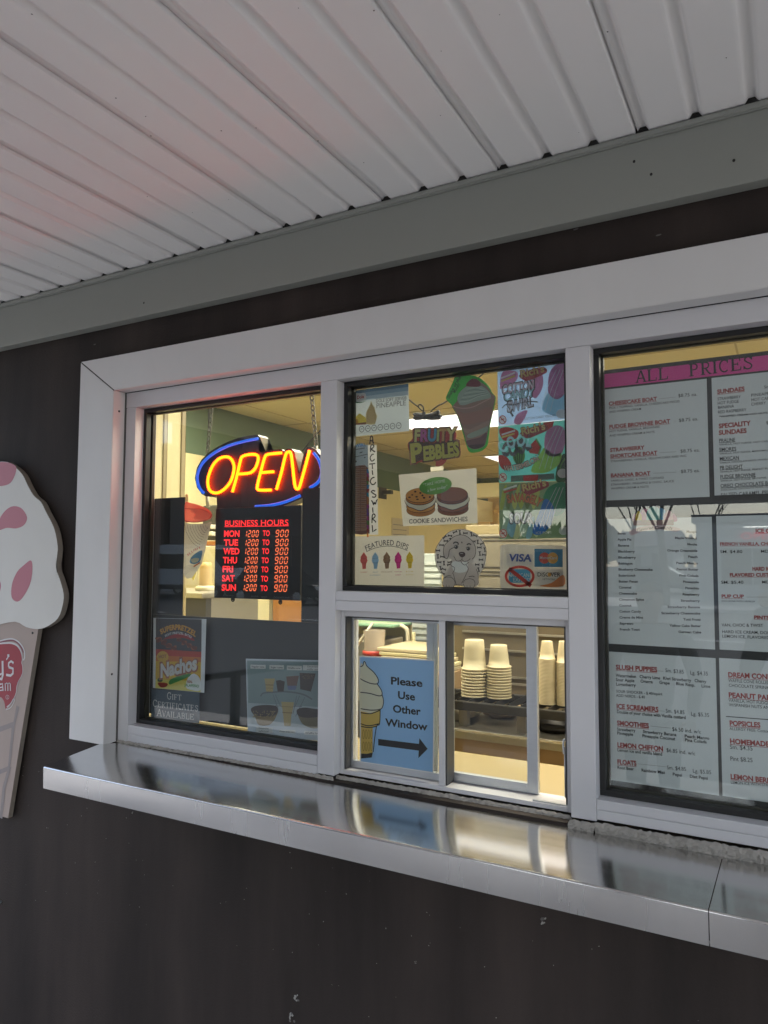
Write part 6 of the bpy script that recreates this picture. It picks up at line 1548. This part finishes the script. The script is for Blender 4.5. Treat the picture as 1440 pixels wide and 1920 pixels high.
M_BRICK = mat('dark_brick', (.105, .088, .082), .9, noise=.25, nscale=6, bump=.2, bscale=30); M_PALE = mat('pale_siding', (.50, .50, .48), .8, noise=.06); M_ROOF = mat('grey_roof', (.14, .14, .15), .9, noise=.15); M_WIN = mat('house_window', (.02, .024, .03), .08)
def building(x0, x1, y0, y1, h, lab, m, wins, roof='flat', nm='building', bx=None):
    t = thing(nm, lab, 'building', ((x0 + x1) / 2, y1, -.05))
    b = MB(); b.box(x0, x1, y0, y1, -.1, h, m); b.build('wall', t)
    if roof == 'flat':
        b = MB(); b.box(x0 - .15, x1 + .15, y0 - .15, y1 + .15, h, h + .35, M_ROOF, .03); b.build('cornice', t)
    else:
        b = MB(); b.prism([(y0 - .5, h), (y1 + .5, h), ((y0 + y1) / 2, h + (y1 - y0) * .20)], x0 - .4, x1 + .4, M_ROOF, axis='x'); b.build('roof', t)
    for (wx, wz, ww, wh) in wins:
        b = MB()
        for a0, a1, c0, c1 in ((wx - .09, wx + ww + .09, wz - .1, wz), (wx - .09, wx + ww + .09, wz + wh, wz + wh + .1), (wx - .09, wx, wz, wz + wh), (wx + ww, wx + ww + .09, wz, wz + wh), (wx + ww / 2 - .03, wx + ww / 2 + .03, wz, wz + wh)): b.box(a0, a1, y1 + .001, y1 + .05, c0, c1, m if m is M_BRICK else M_PALE)
        f = b.build('window', t)
        b = MB(); b.box(wx, wx + ww, y1 + .001, y1 + .02, wz, wz + wh, M_WIN); b.build('pane', f)
    return t
W_ = [(-30.5 + i * 3.0, 1.0 + f * 3.4, 1.3, 1.9) for i in range(5) for f in range(3)]
building(-33, -15.6, -42, -31, 10.6, 'tall dark brick block facing the serving window across the street', M_BRICK, W_)
building(-46, -34, -42, -31.5, 8.5, 'broad brown brick block beyond the van', mat('brown_brick', (.13, .095, .075), .9, noise=.25, nscale=6), [(-44.5 + i * 3.2, 1.2 + f * 3.2, 1.3, 1.8) for i in range(3) for f in range(2)])
building(-14.5, -9.5, -80, -72, 3.0, 'low pale house with a gabled roof at the end of the junction', M_PALE, [(-13.6, 1.0, 1.2, 1.3), (-11.4, 1.0, 1.2, 1.3)], 'gable')
shop = building(-3.2, 6.5, -40, -30, 3.1, 'low white shop with a red lit sign across the street', mat('shop_render', (.42, .43, .44), .8, noise=.06), [(-2.3, .7, 2.2, 1.4), (1.2, .7, 2.2, 1.4)])
b = MB(); text(b, 'PIZZA' if 0 else 'OPEN', (-1.6, 2.45), (-.2, 2.45), .26, -29.93, mat('red_neon', (.6, .05, .1), .4, emit=((1, .06, .12), 1.6)), bold=.02); b.build('lit_lettering', shop)
building(10, 24, -60, -48, 5.2, 'wide grey house at the right end of the street', M_PALE, [(12 + i * 3.2, 1.0, 1.4, 1.6) for i in range(3)], 'gable')
t = thing('strip_lamp', 'white strip lamp under the eave of the low shop', 'lamp', (-1, -29.6, 2.9))
b = MB(); b.box(-1.5, .2, -29.75, -29.55, 2.93, 2.99, M_PALE); b.build('housing', t)
b = MB(); b.box(-1.45, .15, -29.73, -29.57, 2.90, 2.929, mat('strip_light', (.9, .9, .9), .4, emit=((1, .98, .92), 9))); b.build('diffuser', t)

building(-21.0, -13.5, -56, -48, 2.9, 'grey brown flat roofed single storey block standing back from the street', mat('grey_brown_render', (.12, .11, .10), .9, noise=.15), [(-20.0 + i * 2.3, 1.0, 1.0, 1.2) for i in range(3)])
rf_ = random.Random(21)
b = MB()
M_WOOD = mat('far_bare_wood', (.10, .095, .085), .95, noise=.3, nscale=.4)
for i in range(3200):
    x = rf_.uniform(-130, 70); y = -118 - rf_.random() * 14
    hh = (6.5 + 2.4 * math.sin(x * .13) + 1.5 * math.sin(x * .41 + 1)) * rf_.uniform(.25, 1.0)
    w = rf_.uniform(.5, 1.6); a = rf_.uniform(0, 3.1)
    c = (x, y, hh)
    dx, dy_ = math.cos(a) * w, math.sin(a) * w
    b.add([(x - dx, y - dy_, hh - rf_.uniform(.5, 1.6)), (x + dx, y + dy_, hh - rf_.uniform(.2, 1.5)), (x + rf_.uniform(-.4, .4), y, hh + rf_.uniform(.3, 1.4))], [(0, 1, 2)], M_WOOD)
tag(b.build('far_wood'), kind='stuff')
# bare trees
M_BARK = mat('bare_bark', (.07, .06, .052), .9, noise=.3, nscale=9)
def tree(x, y, h, seed, lab):
    rt_ = random.Random(seed)
    t = thing('bare_tree', lab, 'tree', (x, y, -.16), 'bare winter trees along the street')
    b = MB(); bb = MB(); tw = MB()
    top = Vector((x + rt_.uniform(-.2, .2), y, -.16 + h * .34))
    b.tube([(x, y, -.3), (x + .02, y, h * .12), tuple(top)], .2, M_BARK, 8, radii=[h * .019, h * .015, h * .012])
    def grow(p, d, L, r, lv):
        q = [p]
        dd = d.copy()
        for k in range(3):
            dd = (dd + Vector((rt_.uniform(-.18, .18), rt_.uniform(-.18, .18), .10))).normalized()
            q.append(q[-1] + dd * L / 3)
        (bb if lv < 3 else tw).tube(q, r, M_BARK, 5 if lv < 3 else 3, cap=False, radii=[r, r * .85, r * .7, r * .5])
        if lv < 4:
            for k in range(3 if lv < 3 else 4):
                f = rt_.uniform(.45, 1.0)
                s = q[1].lerp(q[3], f)
                nd = (dd + Vector((rt_.uniform(-1, 1), rt_.uniform(-1, 1), rt_.uniform(-.2, .5))) * .75).normalized()
                grow(s, nd, L * rt_.uniform(.58, .78), r * .52, lv + 1)
    for k in range(5):
        a = k * 1.26 + rt_.uniform(-.4, .4)
        grow(top - Vector((0, 0, rt_.uniform(0, h * .08))), Vector((math.cos(a) * .6, math.sin(a) * .6, 1)).normalized(), h * .26, h * .0062, 1)
    b.build('trunk', t); bb.build('branch', t); tw.build('twig', t)
tree(-4.0, -27.0, 9.5, 1, 'bare winter tree standing nearest across the street beside the low shop')
tree(-9.0, -48, 11, 2, 'tall bare tree in front of the low pale house')
tree(-13.5, -56, 12, 3, 'tall bare tree left of the low pale house')
tree(-5.5, -62, 12, 4, 'bare tree right of the low pale house')
tree(-15.5, -44, 10, 6, 'bare tree in front of the single storey grey brown block')
tree(2.0, -46, 10, 5, 'bare tree behind the low white shop')

t = thing('traffic_light', 'black traffic light showing green on a grey pole', 'traffic light', (-8.1, -32.5, -.05))
b = MB(); b.tube([(-8.1, -32.5, -.05), (-8.1, -32.5, 3.6)], .06, M_ALU, 10); b.build('pole', t)
b = MB(); b.box(-8.25, -7.95, -32.42, -32.22, 2.55, 3.5, M_BLKP, .02); b.build('housing', t)
for z_, m_, nm in ((3.3, M_TAIL, 'red_lens'), (3.02, mat('amber_lens', (.3, .15, .02), .3), 'amber_lens'), (2.74, mat('green_lens_light', (.05, .6, .4), .3, emit=((.03, 1, .55), 14)), 'green_lens')):
    b = MB(); b.prism(ell(-8.1, z_, .10, .10, 18), -32.219, -32.20, m_); b.build(nm, t)

# black handrail at the edge of the pavement
t = thing('handrail', 'black metal handrail standing on the pavement near the window', 'railing', (-3.21, -2.08, 0))
M_RAIL = mat('black_rail', (.012, .012, .013), .4)
b = MB(); b.tube([(-3.36, -1.30, .85), (-3.21, -2.08, .85), (-2.80, -3.60, .85)], .022, M_RAIL, 10); b.build('rail', t)
for x, y in ((-3.36, -1.30), (-3.21, -2.08), (-2.80, -3.60)):
    b = MB(); b.box(x - .025, x + .025, y - .025, y + .025, 0, .85, M_RAIL, .004); b.box(x - .06, x + .06, y - .06, y + .06, .0005, .012, M_RAIL); b.build('post', t)

# ------------------------------------------------------------------ the people the panes reflect
def skin_mesh(joints, edges, m, name, parent, sub=2):
    me = bpy.data.meshes.new(name)
    off = parent.location
    me.from_pydata([tuple(Vector(j[0]) - off) for j in joints], edges, [])
    o = bpy.data.objects.new(name, me); COL.objects.link(o)
    md = o.modifiers.new('skin', 'SKIN'); md.use_smooth_shade = True
    sv = me.skin_vertices[0].data
    for i, j in enumerate(joints): sv[i].radius = (j[1], j[2] if len(j) > 2 else j[1]); sv[i].use_root = (i == 0)
    o.modifiers.new('sub', 'SUBSURF').levels = sub
    o.modifiers['sub'].render_levels = sub
    dg = bpy.context.evaluated_depsgraph_get()
    nm_ = bpy.data.meshes.new_from_object(o.evaluated_get(dg))
    o.modifiers.clear(); o.data = nm_; nm_.materials.clear(); nm_.materials.append(m)
    for p in nm_.polygons: p.use_smooth = True
    o.name = name; o.parent = parent
    return o
M_SKIN = mat('skin', (.50, .31, .23), .55)
def person(x, y, h, yaw, lab, coat, legs, hair, hands_up):
    k = h / 1.72
    t = thing('person', lab, 'person', (x, y, 0))
    c_, s_ = math.cos(yaw), math.sin(yaw)
    def W(px, py, pz): return (x + (px * c_ - py * s_) * k, y + (px * s_ + py * c_) * k, pz * k)     # +py = facing the window
    J = [(W(0, 0, .86), .165 * k, .125 * k), (W(0, .0, 1.12), .135 * k, .10 * k), (W(0, .01, 1.32), .165 * k, .115 * k), (W(0, 0, 1.43), .10 * k, .08 * k)]
    E = [(0, 1), (1, 2), (2, 3)]
    el, ha = ((.25, .12, 1.10), (.10, .30, 1.42)) if hands_up else ((.26, -.02, 1.14), (.25, .08, .92))
    for sg in (-1, 1):
        n = len(J); J += [(W(sg * .185, 0, 1.40), .062 * k), (W(sg * el[0], el[1], el[2]), .050 * k), (W(sg * ha[0], ha[1], ha[2]), .036 * k)]; E += [(2, n), (n, n + 1), (n + 1, n + 2)]
    skin_mesh(J, E, coat, 'jacket', t)
    J = [(W(0, 0, .96), .145 * k, .115 * k)]; E = []
    for sg in (-1, 1):
        n = len(J); J += [(W(sg * .09, 0, .84), .092 * k), (W(sg * .10, .01, .48), .062 * k), (W(sg * .10, -.01, .10), .045 * k)]; E += [(0, n), (n, n + 1), (n + 1, n + 2)]
    skin_mesh(J, E, legs, 'trousers', t)
    for sg in (-1, 1):
        skin_mesh([(W(sg * .10, -.05, .05), .042 * k), (W(sg * .105, .06, .045), .045 * k), (W(sg * .11, .16, .035), .033 * k)], [(0, 1), (1, 2)], mat('shoe_leather', (.04, .035, .03), .5), 'shoe', t)
    # head with neck, nose, ears; then hair
    skin_mesh([(W(0, 0, 1.42), .055 * k), (W(0, .01, 1.50), .052 * k), (W(0, .015, 1.58), .075 * k, .085 * k), (W(0, .01, 1.66), .074 * k, .088 * k), (W(0, .095, 1.585), .016 * k), (W(.082, .0, 1.60), .016 * k), (W(-.082, .0, 1.60), .016 * k)], [(0, 1), (1, 2), (2, 3), (2, 4), (2, 5), (2, 6)], M_SKIN, 'head', t)
    for sg in (-1, 1):
        b = MB(); p = W(sg * .032, .088, 1.605); b.lathe([(.001, -.011 * k), (.009 * k, -.006 * k), (.011 * k, 0), (.009 * k, .006 * k), (.001, .011 * k)], p, mat('eye', (.05, .04, .035), .3), 10); b.build('eye', t)
    b = MB(); b.tube([W(-.025, .088, 1.540), W(0, .094, 1.537), W(.025, .088, 1.540)], .006 * k, mat('lips', (.35, .12, .11), .5), 6); b.build('mouth', t)
    skin_mesh([(W(0, -.02, 1.70), .078 * k, .085 * k), (W(0, -.055, 1.62), .072 * k, .06 * k), (W(0, -.06, 1.50), .055 * k, .035 * k)], [(0, 1), (1, 2)], hair, 'hair', t)
    for sg in (-1, 1):
        w0 = Vector(W(sg * ha[0], ha[1], ha[2]))
        d = (w0 - Vector(W(sg * el[0], el[1], el[2]))).normalized()
        sd = Vector((c_, s_, 0)) * sg
        sd = (sd - d * sd.dot(d)).normalized(); up = d.cross(sd)
        pm = w0 + d * .05 * k
        J = [(tuple(w0 + d * .005), .026 * k, .02 * k), (tuple(pm), .034 * k, .016 * k), (tuple(pm + d * .035 * k), .036 * k, .014 * k)]
        skin_mesh(J, [(0, 1), (1, 2)], M_SKIN, 'hand', t)
        for f, (o_, L) in enumerate(((-.030, .062), (-.010, .075), (.010, .070), (.028, .055))):
            r0 = pm + d * .04 * k + sd * o_ * k
            cu = up * .35
            skin_mesh([(tuple(r0), .0095 * k), (tuple(r0 + (d + cu * .3).normalized() * L * .4 * k), .009 * k), (tuple(r0 + (d + cu).normalized() * L * .75 * k), .0085 * k), (tuple(r0 + (d * .8 + cu * 1.6).normalized() * L * .98 * k), .007 * k)], [(0, 1), (1, 2), (2, 3)], M_SKIN, 'finger', t, 1)
        r0 = pm - sd * .03 * k
        skin_mesh([(tuple(r0 - d * .02 * k), .012 * k), (tuple(r0 - sd * .022 * k + d * .012 * k), .0105 * k), (tuple(r0 - sd * .026 * k + d * .042 * k), .008 * k)], [(0, 1), (1, 2)], M_SKIN, 'thumb', t, 1)
    return t
person(0.10, -2.02, 1.70, 0.35, 'person in a dark navy coat raising both hands in front of the window', mat('navy_coat', (.03, .035, .05), .85), mat('dark_denim', (.03, .035, .05), .85), mat('dark_hair', (.025, .018, .014), .6), True)
person(-0.66, -2.45, 1.50, 0.1, 'shorter person in a pale grey jacket standing back from the window', mat('pale_grey_jacket', (.30, .31, .33), .85), mat('grey_trousers', (.10, .10, .11), .85), mat('brown_hair', (.06, .035, .02), .6), False)
